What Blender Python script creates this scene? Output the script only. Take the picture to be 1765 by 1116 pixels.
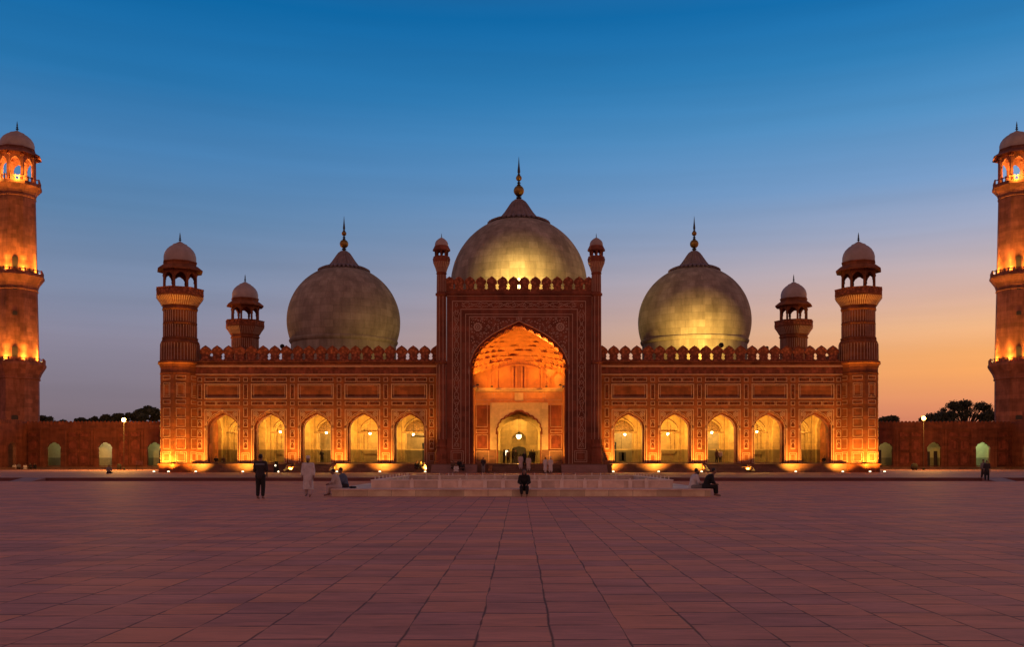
import bpy, bmesh, math, random
from mathutils import Vector, Matrix
R = math.radians; PI = math.pi
for o in list(bpy.data.objects): bpy.data.objects.remove(o, do_unlink=True)
C = bpy.context.scene.collection
scene = bpy.context.scene

# ---------------------------------------------------------------- camera
F = 1600.0; CX = 895.0; HY = 796.0; W, H = 1765.0, 1116.0; EYE = 1.52
cam = bpy.data.cameras.new('camera'); camo = bpy.data.objects.new('camera', cam); C.objects.link(camo)
camo.location = (0, 0, EYE); camo.rotation_euler = (PI/2, 0, 0)
cam.sensor_width = 36; cam.lens = 36*F/W; cam.clip_end = 6000
cam.shift_x = -(CX - W/2)/W; cam.shift_y = (HY - H/2)/W
scene.camera = camo

# ---------------------------------------------------------------- sky
def s2l(c): return tuple(((v/255)/12.92 if v/255 <= .04045 else ((v/255+.055)/1.055)**2.4) for v in c) + (1,)
world = bpy.data.worlds.new('World'); scene.world = world; world.use_nodes = True
nt = world.node_tree; N = nt.nodes; L = nt.links; N.clear()
wout = N.new('ShaderNodeOutputWorld'); bg = N.new('ShaderNodeBackground'); L.new(bg.outputs[0], wout.inputs[0])
tc = N.new('ShaderNodeTexCoord'); sp = N.new('ShaderNodeSeparateXYZ'); L.new(tc.outputs['Generated'], sp.inputs[0])
def ramp(stops):
    r = N.new('ShaderNodeValToRGB'); e = r.color_ramp.elements
    r.color_ramp.interpolation = 'B_SPLINE' if False else 'LINEAR'
    while len(e) > 1: e.remove(e[-1])
    e[0].position = stops[0][0]; e[0].color = s2l(stops[0][1])
    for p, c in stops[1:]:
        x = e.new(p); x.color = s2l(c)
    L.new(sp.outputs[2], r.inputs[0]); return r
left = ramp([(0, (104, 92, 106)), (.05, (124, 112, 124)), (.12, (136, 132, 152)), (.18, (122, 138, 168)), (.24, (90, 128, 168)),
             (.30, (68, 126, 178)), (.36, (34, 114, 172)), (.43, (0, 100, 162)), (.62, (64, 70, 96)), (1, (78, 60, 70))])
right = ramp([(0, (180, 100, 95)), (.03, (198, 116, 96)), (.054, (222, 138, 98)), (.088, (246, 164, 94)), (.105, (246, 170, 102)), (.132, (238, 180, 132)), (.165, (214, 175, 160)), (.195, (188, 172, 178)),
              (.225, (160, 168, 194)), (.27, (118, 156, 200)), (.33, (78, 144, 196)), (.38, (40, 126, 184)), (.43, (0, 108, 172)), (.62, (70, 72, 98)), (1, (78, 60, 70))])
back = ramp([(0, (140, 88, 84)), (.1, (205, 136, 118)), (.25, (196, 136, 124)), (.45, (150, 112, 116)), (.8, (92, 70, 78)), (1, (78, 60, 70))])
mx = N.new('ShaderNodeMapRange'); mx.interpolation_type = 'SMOOTHSTEP'; L.new(sp.outputs[0], mx.inputs[0])
mx.inputs[1].default_value = -.42; mx.inputs[2].default_value = .56
mix = N.new('ShaderNodeMix'); mix.data_type = 'RGBA'; L.new(mx.outputs[0], mix.inputs[0]); L.new(left.outputs[0], mix.inputs[6]); L.new(right.outputs[0], mix.inputs[7])
my = N.new('ShaderNodeMapRange'); my.interpolation_type = 'SMOOTHSTEP'; L.new(sp.outputs[1], my.inputs[0])
my.inputs[1].default_value = .5; my.inputs[2].default_value = -.3
mix2 = N.new('ShaderNodeMix'); mix2.data_type = 'RGBA'; L.new(my.outputs[0], mix2.inputs[0]); L.new(mix.outputs[2], mix2.inputs[6]); L.new(back.outputs[0], mix2.inputs[7])
smp = N.new('ShaderNodeMapping'); smp.inputs['Scale'].default_value = (1.2, 1.2, 22); L.new(tc.outputs['Generated'], smp.inputs[0])
sno = N.new('ShaderNodeTexNoise'); sno.inputs['Scale'].default_value = 2.2; sno.inputs['Detail'].default_value = 5; L.new(smp.outputs[0], sno.inputs['Vector'])
smr = N.new('ShaderNodeMapRange'); L.new(sno.outputs[0], smr.inputs[0]); smr.inputs[1].default_value = .3; smr.inputs[2].default_value = .7; smr.inputs[3].default_value = .955; smr.inputs[4].default_value = 1.04
smu = N.new('ShaderNodeMix'); smu.data_type = 'RGBA'; smu.blend_type = 'MULTIPLY'; smu.inputs[0].default_value = 1; L.new(mix2.outputs[2], smu.inputs[6]); L.new(smr.outputs[0], smu.inputs[7])
sky = N.new('ShaderNodeTexSky'); sky.sky_type = 'NISHITA'; sky.sun_disc = False; sky.sun_elevation = R(0.5); sky.sun_rotation = R(40)
skm = N.new('ShaderNodeMix'); skm.data_type = 'RGBA'; skm.blend_type = 'ADD'; skm.inputs[0].default_value = .01
L.new(smu.outputs[2], skm.inputs[6]); L.new(sky.outputs[0], skm.inputs[7])
L.new(skm.outputs[2], bg.inputs[0]); bg.inputs[1].default_value = 1.0
sd = bpy.data.lights.new('sun', 'SUN'); sd.energy = .12; sd.angle = R(14); sd.color = (1, .55, .32)
so = bpy.data.objects.new('sun', sd); C.objects.link(so); so.rotation_euler = Vector((-.64, -.76, -.10)).to_track_quat('-Z', 'Y').to_euler()
scene.view_settings.view_transform = 'Standard'; scene.view_settings.look = 'None'; scene.view_settings.exposure = 0.0; scene.view_settings.gamma = 1

# ---------------------------------------------------------------- helpers
def PX(px, d): return (px-CX)*d/F
def PZ(py, d): return EYE + (HY-py)*d/F
class MB:
    def __init__(s): s.v = []; s.f = []; s.uv = {}
    def add(s, vs, fs):
        b = len(s.v); s.v += [tuple(v) for v in vs]; s.f += [tuple(b+i for i in f) for f in fs]
    def box(s, x0, x1, y0, y1, z0, z1):
        s.add([(x, y, z) for z in (z0, z1) for y in (y0, y1) for x in (x0, x1)],
              [(0, 2, 3, 1), (4, 5, 7, 6), (0, 1, 5, 4), (2, 6, 7, 3), (0, 4, 6, 2), (1, 3, 7, 5)])
        return s
    def prism(s, pts, o=(0, 0, 0), ax=(1, 0, 0), az=(0, 0, 1), n=(0, 1, 0), t=.3):
        o = Vector(o); ax = Vector(ax); az = Vector(az); n = Vector(n); k = len(pts)
        a = [o+ax*p[0]+az*p[1] for p in pts]; b = [p+n*t for p in a]
        s.add(a+b, [tuple(range(k)), tuple(range(2*k-1, k-1, -1))]+[(i, k+i, k+(i+1) % k, (i+1) % k) for i in range(k)])
        return s
    def lathe(s, prof, n=32, c=(0, 0), ph=0, cap=False, sx=1, sy=1, mod=None):
        base = len(s.v); acc = [0]
        for i in range(1, len(prof)): acc.append(acc[-1]+math.hypot(prof[i][0]-prof[i-1][0], prof[i][1]-prof[i-1][1]))
        rm = max(p[0] for p in prof)
        for r, z in prof:
            for k in range(n):
                a = ph+2*PI*k/n; q = r*(mod(a, z) if mod else 1)
                s.v.append((c[0]+q*sx*math.sin(a), c[1]-q*sy*math.cos(a), z))
        for i in range(len(prof)-1):
            for k in range(n):
                k2 = (k+1) % n
                s.uv[len(s.f)] = [(k/n*2*PI*rm, acc[i]), ((k+1)/n*2*PI*rm, acc[i]), ((k+1)/n*2*PI*rm, acc[i+1]), (k/n*2*PI*rm, acc[i+1])]
                s.f.append((base+i*n+k, base+i*n+k2, base+(i+1)*n+k2, base+(i+1)*n+k))
        if cap:
            s.f.append(tuple(base+k for k in range(n))[::-1]); s.f.append(tuple(base+(len(prof)-1)*n+k for k in range(n)))
        return s
    def tube(s, p, q, r0, r1=None, n=8):
        r1 = r0 if r1 is None else r1
        p = Vector(p); q = Vector(q); d = (q-p).normalized(); u = d.orthogonal().normalized(); w = d.cross(u)
        a = [p+(u*math.cos(2*PI*k/n)+w*math.sin(2*PI*k/n))*r0 for k in range(n)]
        b = [q+(u*math.cos(2*PI*k/n)+w*math.sin(2*PI*k/n))*r1 for k in range(n)]
        s.add(a+b, [(k, (k+1) % n, n+(k+1) % n, n+k) for k in range(n)]+[tuple(range(n))[::-1], tuple(range(n, 2*n))]); return s
    def ball(s, c, r, n=12, m=8, sc=(1, 1, 1)):
        c = Vector(c); vs = []; fs = []
        for i in range(m+1):
            t = PI*i/m
            for k in range(n):
                a = 2*PI*k/n; vs.append((c.x+r*sc[0]*math.sin(t)*math.cos(a), c.y+r*sc[1]*math.sin(t)*math.sin(a), c.z+r*sc[2]*math.cos(t)))
        for i in range(m):
            for k in range(n): fs.append((i*n+k, (i+1)*n+k, (i+1)*n+(k+1) % n, i*n+(k+1) % n))
        s.add(vs, fs); return s
    def cap(s, pts, rs, n=10):
        for p, r in zip(pts, rs): s.ball(p, r, n, 8)
        for i in range(len(pts)-1): s.tube(pts[i], pts[i+1], rs[i], rs[i+1], n)
        return s
    # thin raised inlay on a plane: rectangle frame or polyline ribbon
    def frame(s, x0, x1, z0, z1, w, y, t=.03):
        s.box(x0, x1, y-t, y+.01, z1-w, z1); s.box(x0, x1, y-t, y+.01, z0, z0+w)
        s.box(x0, x0+w, y-t, y+.01, z0+w, z1-w); s.box(x1-w, x1, y-t, y+.01, z0+w, z1-w); return s
    def ribbon(s, pts, w, y, t=.03, closed=False):
        k = len(pts); Pn = []
        for i in range(k):
            a = pts[(i-1) % k] if (closed or i > 0) else pts[i]; b = pts[(i+1) % k] if (closed or i < k-1) else pts[i]
            dx, dz = b[0]-a[0], b[1]-a[1]; l = math.hypot(dx, dz) or 1; Pn.append((-dz/l*w/2, dx/l*w/2))
        vs = []
        for (x, z), (nx, nz) in zip(pts, Pn):
            vs += [(x+nx, y-t, z+nz), (x-nx, y-t, z-nz), (x+nx, y+.01, z+nz), (x-nx, y+.01, z-nz)]
        fs = []
        for i in range(k if closed else k-1):
            a = 4*i; b = 4*((i+1) % k)
            fs += [(a, a+1, b+1, b), (a, b, b+2, a+2), (a+1, a+3, b+3, b+1)]
        s.add(vs, fs); return s
    def build(s, name, m, parent=None, smooth=False, loc=None):
        me = bpy.data.meshes.new(name); me.from_pydata(s.v, [], s.f)
        if s.uv:
            ul = me.uv_layers.new(name='UVMap')
            for fi, uvs in s.uv.items():
                p = me.polygons[fi]
                for j, li in enumerate(p.loop_indices): ul.data[li].uv = uvs[j]
        me.materials.append(m)
        bm = bmesh.new(); bm.from_mesh(me); bmesh.ops.recalc_face_normals(bm, faces=bm.faces); bm.to_mesh(me); bm.free()
        if smooth:
            for p in me.polygons: p.use_smooth = True
            me.set_sharp_from_angle(angle=R(50))
        o = bpy.data.objects.new(name, me); C.objects.link(o)
        if parent: o.parent = parent
        if loc: o.location = loc
        return o
def tag(o, label=None, cat=None, group=None, kind=None):
    if label: o['label'] = label
    if cat: o['category'] = cat
    if group: o['group'] = group
    if kind: o['kind'] = kind
    return o
def empty(name, loc=(0, 0, 0), label=None, cat=None, group=None, rz=0, parent=None):
    o = bpy.data.objects.new(name, None); C.objects.link(o); o.location = loc; o.rotation_euler = (0, 0, rz); o.empty_display_size = .3
    if parent: o.parent = parent
    return tag(o, label, cat, group)
KIDS = {}
def copy_tree(o, parent=None):
    if not KIDS.get('ok'):
        pass
    c = o.copy(); C.objects.link(c)
    if parent: c.parent = parent
    for ch in [k for k in bpy.data.objects if k.parent == o and k is not c]: copy_tree(ch, c)
    return c

# ---------------------------------------------------------------- materials
def mat(name, col, rough=.75, var=.25, scale=1.0, bump=.0, metal=0, spec=.5, brick=None, brick_dark=.6, uv=False, hue=None, emit=None, bscale=8, carve_shade=0, mortar=.02, streak=0):
    m = bpy.data.materials.new(name); m.use_nodes = True; n = m.node_tree.nodes; l = m.node_tree.links
    b = n['Principled BSDF']; b.inputs['Roughness'].default_value = rough; b.inputs['Metallic'].default_value = metal
    b.inputs['Specular IOR Level'].default_value = spec
    if emit:
        b.inputs['Base Color'].default_value = (*col, 1); b.inputs['Emission Color'].default_value = (*emit[0], 1); b.inputs['Emission Strength'].default_value = emit[1]; return m
    g = n.new('ShaderNodeNewGeometry'); src = g.outputs['Position']
    no = n.new('ShaderNodeTexNoise'); no.inputs['Scale'].default_value = scale; no.inputs['Detail'].default_value = 6; no.inputs['Roughness'].default_value = .65
    l.new(src, no.inputs['Vector'])
    r = n.new('ShaderNodeValToRGB'); e = r.color_ramp.elements
    lo = tuple(max(0, c*(1-var)) for c in col); hi = tuple(min(1, c*(1+var)) for c in col)
    if hue: hi = tuple(min(1, a*b_) for a, b_ in zip(hi, hue))
    e[0].position = .3; e[0].color = (*lo, 1); e[1].position = .7; e[1].color = (*hi, 1)
    l.new(no.outputs[0], r.inputs[0]); out = r.outputs[0]; h = None
    if brick:
        bt = n.new('ShaderNodeTexBrick'); bt.inputs['Scale'].default_value = 1; bt.inputs['Brick Width'].default_value = brick[0]; bt.inputs['Row Height'].default_value = brick[1]
        bt.inputs['Mortar Size'].default_value = mortar; bt.offset_frequency = 2; bt.offset = .37; bt.squash = .8; bt.squash_frequency = 3; bt.inputs['Mortar Smooth'].default_value = .3; bt.inputs['Bias'].default_value = 0
        bt.inputs['Color1'].default_value = (1-var*1.1,)*3+(1,); bt.inputs['Color2'].default_value = (1, 1, 1, 1); bt.inputs['Mortar'].default_value = (brick_dark,)*3+(1,)
        if uv:
            u = n.new('ShaderNodeUVMap'); l.new(u.outputs[0], bt.inputs['Vector'])
        else:
            s_ = n.new('ShaderNodeSeparateXYZ'); l.new(src, s_.inputs[0]); ad = n.new('ShaderNodeMath'); ad.operation = 'MULTIPLY_ADD'; ad.inputs[1].default_value = .83
            l.new(s_.outputs[1], ad.inputs[0]); l.new(s_.outputs[0], ad.inputs[2]); c_ = n.new('ShaderNodeCombineXYZ'); l.new(ad.outputs[0], c_.inputs[0]); l.new(s_.outputs[2], c_.inputs[1]); l.new(c_.outputs[0], bt.inputs['Vector'])
        mm = n.new('ShaderNodeMix'); mm.data_type = 'RGBA'; mm.blend_type = 'MULTIPLY'; mm.inputs[0].default_value = 1
        l.new(out, mm.inputs[6]); l.new(bt.outputs[0], mm.inputs[7]); out = mm.outputs[2]
    if carve_shade:  # darkens cell edges: shade of carved hollows put into the colour
        vo = n.new('ShaderNodeTexVoronoi'); vo.inputs['Scale'].default_value = carve_shade; l.new(src, vo.inputs['Vector'])
        vr = n.new('ShaderNodeValToRGB'); vr.color_ramp.elements[0].position = .25; vr.color_ramp.elements[0].color = (1, 1, 1, 1); vr.color_ramp.elements[1].position = .6; vr.color_ramp.elements[1].color = (.5, .45, .45, 1)
        l.new(vo.outputs[0], vr.inputs[0]); mm = n.new('ShaderNodeMix'); mm.data_type = 'RGBA'; mm.blend_type = 'MULTIPLY'; mm.inputs[0].default_value = 1
        l.new(out, mm.inputs[6]); l.new(vr.outputs[0], mm.inputs[7]); out = mm.outputs[2]
    if streak:
        mp = n.new('ShaderNodeMapping'); mp.inputs['Scale'].default_value = (1.1, 1.1, .13); l.new(src, mp.inputs[0])
        sn = n.new('ShaderNodeTexNoise'); sn.inputs['Scale'].default_value = .9; sn.inputs['Detail'].default_value = 7; sn.inputs['Roughness'].default_value = .7; l.new(mp.outputs[0], sn.inputs['Vector'])
        sr = n.new('ShaderNodeValToRGB'); sr.color_ramp.elements[0].position = .36; sr.color_ramp.elements[0].color = (1-streak, 1-streak*1.1, 1-streak*1.15, 1); sr.color_ramp.elements[1].position = .62; sr.color_ramp.elements[1].color = (1.0, 1.0, 1.0, 1)
        l.new(sn.outputs[0], sr.inputs[0]); mm = n.new('ShaderNodeMix'); mm.data_type = 'RGBA'; mm.blend_type = 'MULTIPLY'; mm.inputs[0].default_value = 1
        l.new(out, mm.inputs[6]); l.new(sr.outputs[0], mm.inputs[7]); out = mm.outputs[2]
    l.new(out, b.inputs['Base Color'])
    if bump:
        n2 = n.new('ShaderNodeTexNoise'); n2.inputs['Scale'].default_value = bscale; n2.inputs['Detail'].default_value = 5; l.new(src, n2.inputs['Vector'])
        bp = n.new('ShaderNodeBump'); bp.inputs['Strength'].default_value = bump; bp.inputs['Distance'].default_value = .05; l.new(n2.outputs[0], bp.inputs['Height']); l.new(bp.outputs[0], b.inputs['Normal'])
    return m
M = {}
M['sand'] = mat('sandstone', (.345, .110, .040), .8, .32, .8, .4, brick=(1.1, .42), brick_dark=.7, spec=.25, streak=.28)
M['sandlow'] = mat('sandstone_carve_shade', (.46, .145, .06), .8, .3, 2.2, .5, brick=None, spec=.25, carve_shade=3.2)
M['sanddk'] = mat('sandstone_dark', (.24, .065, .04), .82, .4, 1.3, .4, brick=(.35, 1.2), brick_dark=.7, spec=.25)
M['portal'] = mat('portal_sandstone', (.34, .10, .048), .75, .3, .7, .3, brick=(1.3, .6), brick_dark=.78, spec=.3, streak=.38)
M['tower'] = mat('minaret_sandstone', (.36, .135, .09), .8, .35, .5, .4, brick=(1.6, .7), brick_dark=.72, spec=.25, streak=.38)
M['gallery'] = mat('gallery_sandstone', (.24, .075, .04), .8, .3, .6, .4, brick=(1.4, .5), brick_dark=.85, spec=.25, streak=.38)
M['panel'] = mat('panel_sandstone', (.225, .062, .026), .82, .4, 2.0, .6, spec=.2, carve_shade=5)
M['inlay'] = mat('marble_inlay', (.62, .5, .42), .5, .12, 4)
M['inlay2'] = mat('pink_inlay', (.54, .33, .22), .6, .15, 4)
M['dome'] = mat('dome_marble', (.45, .385, .30), .85, .24, .45, .1, brick=(1.3, .9), brick_dark=.62, uv=True, spec=.05, mortar=.022, streak=.28)
M['cupola'] = mat('cupola_marble', (.42, .33, .29), .6, .2, .8, .15)
M['lotus'] = mat('lotus_marble', (.22, .165, .155), .6, .3, 1.2, .2)
M['brass'] = mat('gilded_metal', (.34, .21, .06), .55, .2, 3, metal=1)
M['iron'] = mat('dark_iron', (.05, .045, .045), .5, .3, 5, metal=.6)
M['cream'] = mat('cream_marble', (.60, .46, .27), .6, .2, 1.5, .1, brick=(2.0, 1.1), brick_dark=.8)
M['ivault'] = mat('portal_plaster', (.55, .26, .10), .7, .2, 1.2, .2)
M['podium'] = mat('podium_stone', (.21, .095, .055), .6, .35, 1.0, .3, brick=(1.2, .25), brick_dark=.6)
M['terrace'] = mat('terrace_stone', (.30, .17, .15), .6, .2, .8, .2)
M['riser'] = mat('terrace_riser', (.14, .05, .045), .8, .2, .8, .2)
M['tank'] = mat('tank_marble', (.84, .62, .50), .55, .22, 2.0, .2, brick=(1.3, 2.5), brick_dark=.8)
M['tankside'] = mat('tank_stained_marble', (.92, .68, .46), .6, .35, 1.1, .2, brick=(1.3, 2.5), brick_dark=.6)
M['water'] = mat('tank_water', (.03, .03, .03), .06, .1, 2, .05)
M['black'] = mat('black_paint', (.015, .014, .014), .9, .2, 3)
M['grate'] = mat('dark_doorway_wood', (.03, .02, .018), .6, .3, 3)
def interior_mat():
    m = mat('hall_plaster', (.62, .42, .17), .6, .25, 1.5, .1, brick=(1.0, 1.9), brick_dark=.7)
    n = m.node_tree.nodes; l = m.node_tree.links; b = n['Principled BSDF']; src = b.inputs['Base Color'].links[0].from_socket
    g = n.new('ShaderNodeNewGeometry'); s_ = n.new('ShaderNodeSeparateXYZ'); l.new(g.outputs['Position'], s_.inputs[0])
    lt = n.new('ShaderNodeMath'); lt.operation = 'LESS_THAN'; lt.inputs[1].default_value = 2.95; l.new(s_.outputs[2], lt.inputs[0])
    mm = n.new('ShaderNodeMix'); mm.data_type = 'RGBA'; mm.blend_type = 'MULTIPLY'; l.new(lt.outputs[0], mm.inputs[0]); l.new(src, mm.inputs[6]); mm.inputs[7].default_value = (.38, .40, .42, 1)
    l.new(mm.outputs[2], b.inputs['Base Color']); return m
M['hall'] = interior_mat()
M['mould'] = mat('brown_moulding', (.34, .19, .07), .6, .4, 5, carve_shade=7)
M['brightmarble'] = mat('pale_marble', (.86, .70, .60), .5, .12, 3, .1)
def paving(name, cw, rh, col, rough):
    m = bpy.data.materials.new(name); m.use_nodes = True; n = m.node_tree.nodes; l = m.node_tree.links; b = n['Principled BSDF']
    g = n.new('ShaderNodeNewGeometry'); s_ = n.new('ShaderNodeSeparateXYZ'); l.new(g.outputs['Position'], s_.inputs[0])
    def mth(op, a, bb=None, c=None):
        q = n.new('ShaderNodeMath'); q.operation = op
        for i, v in enumerate((a, bb, c)):
            if v is None: continue
            if isinstance(v, (int, float)): q.inputs[i].default_value = v
            else: l.new(v, q.inputs[i])
        return q.outputs[0]
    wn = n.new('ShaderNodeTexNoise'); wn.inputs['Scale'].default_value = .9; wn.inputs['Detail'].default_value = 3; l.new(g.outputs['Position'], wn.inputs['Vector'])
    wob = mth('MULTIPLY', mth('SUBTRACT', wn.outputs[0], .5), .06)
    u = mth('DIVIDE', mth('ADD', s_.outputs[0], wob), cw); u = mth('ADD', u, 100.5+.06)
    col_i = mth('FLOOR', u); fu = mth('FRACT', u)
    w1 = n.new('ShaderNodeTexWhiteNoise'); w1.noise_dimensions = '1D'; l.new(col_i, w1.inputs['W'])
    off = mth('MULTIPLY', w1.outputs['Value'], .42)
    v = mth('ADD', mth('DIVIDE', mth('ADD', s_.outputs[1], wob), rh), off); row_i = mth('FLOOR', v); fv = mth('FRACT', v)
    cb = n.new('ShaderNodeCombineXYZ'); l.new(col_i, cb.inputs[0]); l.new(row_i, cb.inputs[1])
    w2 = n.new('ShaderNodeTexWhiteNoise'); w2.noise_dimensions = '2D'; l.new(cb.outputs[0], w2.inputs['Vector'])
    du = mth('MULTIPLY', mth('MINIMUM', fu, mth('SUBTRACT', 1, fu)), cw); dv = mth('MULTIPLY', mth('MINIMUM', fv, mth('SUBTRACT', 1, fv)), rh)
    # some joints are tight, some are open
    gn = n.new('ShaderNodeTexNoise'); gn.inputs['Scale'].default_value = 1.7; gn.inputs['Detail'].default_value = 4; l.new(g.outputs['Position'], gn.inputs['Vector'])
    gw = mth('MINIMUM', mth('MAXIMUM', mth('MULTIPLY', mth('SUBTRACT', gn.outputs[0], .36), .09), .004), .017)
    def line(dd, w, k):
        q = n.new('ShaderNodeMapRange'); q.interpolation_type = 'SMOOTHSTEP'; l.new(dd, q.inputs[0]); q.inputs[1].default_value = .0; l.new(mth('MULTIPLY', w, k), q.inputs[2]); q.inputs[3].default_value = 1; q.inputs[4].default_value = 0; return q.outputs[0]
    joint = mth('MAXIMUM', line(du, gw, 1.25), line(dv, gw, 2.3))
    # tone
    mp = n.new('ShaderNodeMapping'); mp.inputs['Scale'].default_value = (.35, 1.3, 1); l.new(g.outputs['Position'], mp.inputs[0])
    st = n.new('ShaderNodeTexNoise'); st.inputs['Scale'].default_value = .9; st.inputs['Detail'].default_value = 7; st.inputs['Roughness'].default_value = .7; l.new(mp.outputs[0], st.inputs['Vector'])
    mp2 = n.new('ShaderNodeMapping'); mp2.inputs['Scale'].default_value = (1.2, 9, 1); l.new(g.outputs['Position'], mp2.inputs[0])
    st2 = n.new('ShaderNodeTexNoise'); st2.inputs['Scale'].default_value = 2.2; st2.inputs['Detail'].default_value = 6; st2.inputs['Roughness'].default_value = .7; l.new(mp2.outputs[0], st2.inputs['Vector'])
    val = mth('ADD', mth('MULTIPLY', w2.outputs['Value'], .26), mth('ADD', mth('MULTIPLY', st.outputs[0], 1.15), mth('MULTIPLY', st2.outputs[0], .80)))
    r = n.new('ShaderNodeValToRGB'); e = r.color_ramp.elements; e[0].position = .55; e[0].color = (*[c*.60 for c in col], 1); e[1].position = 1.25 if False else 1; e[1].color = (*[min(1, c*1.12) for c in col], 1)
    l.new(mth('SUBTRACT', mth('MULTIPLY', val, .92), .20), r.inputs[0])
    mx_ = n.new('ShaderNodeMix'); mx_.data_type = 'RGBA'; l.new(mth('MULTIPLY', joint, .80), mx_.inputs[0]); l.new(r.outputs[0], mx_.inputs[6]); mx_.inputs[7].default_value = (.022, .010, .010, 1)
    # per slab hue
    hs = n.new('ShaderNodeHueSaturation'); l.new(mx_.outputs[2], hs.inputs['Color']); l.new(mth('ADD', .495, mth('MULTIPLY', w2.outputs['Value'], .01)), hs.inputs['Hue']); l.new(mth('ADD', .86, mth('MULTIPLY', w2.outputs['Value'], .12)), hs.inputs['Saturation'])
    l.new(hs.outputs[0], b.inputs['Base Color'])
    rr = mth('ADD', rough, mth('MULTIPLY', st2.outputs[0], .25)); l.new(rr, b.inputs['Roughness']); b.inputs['Specular IOR Level'].default_value = .17
    ht = mth('SUBTRACT', mth('ADD', mth('MULTIPLY', st2.outputs[0], .5), mth('MULTIPLY', w2.outputs['Value'], .3)), joint)
    bp = n.new('ShaderNodeBump'); bp.inputs['Strength'].default_value = .35; bp.inputs['Distance'].default_value = .012; l.new(ht, bp.inputs['Height']); l.new(bp.outputs[0], b.inputs['Normal'])
    return m
M['pave'] = paving('courtyard_paving', .645, .72, (.78, .262, .15), .55)
M['pave2'] = paving('terrace_paving', 1.2, 1.2, (.52, .24, .17), .55)
def light(name, kind, loc, power, col, aim=None, size=.15, spot=None, blend=.6, sy=None):
    d = bpy.data.lights.new(name, kind); d.energy = power; d.color = col
    if kind == 'AREA':
        d.size = size
        if sy: d.shape = 'RECTANGLE'; d.size_y = sy
    else: d.shadow_soft_size = size
    if spot: d.spot_size = R(spot); d.spot_blend = blend
    o = bpy.data.objects.new(name, d); C.objects.link(o); o.location = loc
    if aim: o.rotation_euler = (Vector(aim)-Vector(loc)).to_track_quat('-Z', 'Y').to_euler()
    return o
ORANGE = (1, .43, .05); AMBER = (1, .50, .10); YEL = (1, .56, .12); GRN = (.85, 1, .50)
EM = {}
for k, c, s_ in (('orange', (1, .62, .22), 9), ('white', (1, .80, .50), 3.2), ('yellow', (1, .70, .25), 7), ('star', (1, .46, .09), 9)):
    EM[k] = mat('glow_'+k, (.8, .8, .8), emit=(c, s_))

# ---------------------------------------------------------------- arch curves
def arch_half(a, r, n=16, cusps=0, c=0.0, ogee=.22):
    """points from right springing (a,0) to apex (0,r)"""
    P = [(a, 0), (a, .58*r), (.52*a, (1-ogee)*r), (0, r)]; out = []
    def bz(t):
        q = 1-t; return tuple(q**3*P[0][i]+3*q*q*t*P[1][i]+3*q*t*t*P[2][i]+t**3*P[3][i] for i in (0, 1))
    for k in range(n+1):
        t = k/n; x, z = bz(t)
        if cusps and 0 < k < n:
            x2, z2 = bz(min(1, t+.01)); x1, z1 = bz(max(0, t-.01)); l = math.hypot(x2-x1, z2-z1)
            nx, nz = (z2-z1)/l, -(x2-x1)/l
            o = c*abs(math.sin(PI*cusps*t)); x += nx*o; z += nz*o
        out.append((x, z))
    out[-1] = (0, out[-1][1]); return out
def arch_full(cx, zs, a, r, **k):
    h = arch_half(a, r, **k); R_ = [(cx+x, zs+z) for x, z in h]; L_ = [(cx-x, zs+z) for x, z in h[:-1]]
    return L_+[R_[-1]]+R_[:-1][::-1]      # left springing -> apex -> right springing
def notch_wall(x0, x1, z0, z1, arches):
    """outline of a wall with arched openings open at the bottom; arches = list of (left_x, right_x, pts)"""
    pts = [(x0, z0)]
    for ap in arches: pts += [(ap[0][0], z0)]+ap+[(ap[-1][0], z0)]
    pts += [(x1, z0), (x1, z1), (x0, z1)]; return pts
# ---------------------------------------------------------------- ground
TZ = .26; PODZ = 1.25; YF = 106.67; YP = 105.0
g = MB(); g.add([(-2500, -300, 0), (2500, -300, 0), (2500, 4000, 0), (-2500, 4000, 0)], [(0, 1, 2, 3)]); tag(g.build('courtyard_ground', M['pave']), kind='structure')
TY = 71.7
t = MB(); t.add([(-90, TY, TZ), (90, TY, TZ), (90, 165, TZ), (-90, 165, TZ)], [(0, 1, 2, 3)]); tag(t.build('terrace', M['pave2']), kind='structure')
r_ = MB(); gapL = (PX(40, TY), PX(79, TY)); gapR = (PX(1692, TY), PX(1728, TY))
r_.box(-90, gapL[0], TY-.02, TY+.4, 0, TZ-.004); r_.box(gapL[1], gapR[0], TY-.02, TY+.4, 0, TZ-.004); r_.box(gapR[1], 90, TY-.02, TY+.4, 0, TZ-.004)
tag(r_.build('terrace_kerb', M['riser']), kind='structure')
rp = MB()
for a, b in (gapL, gapR): rp.prism([(TY-2.2, .004), (TY+.1, TZ+.004), (TY+.1, .0), (TY-2.2, .0)], o=(a, 0, 0), ax=(0, 1, 0), n=(1, 0, 0), t=b-a)
tag(rp.build('terrace_ramp', M['terrace']), kind='structure')

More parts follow.
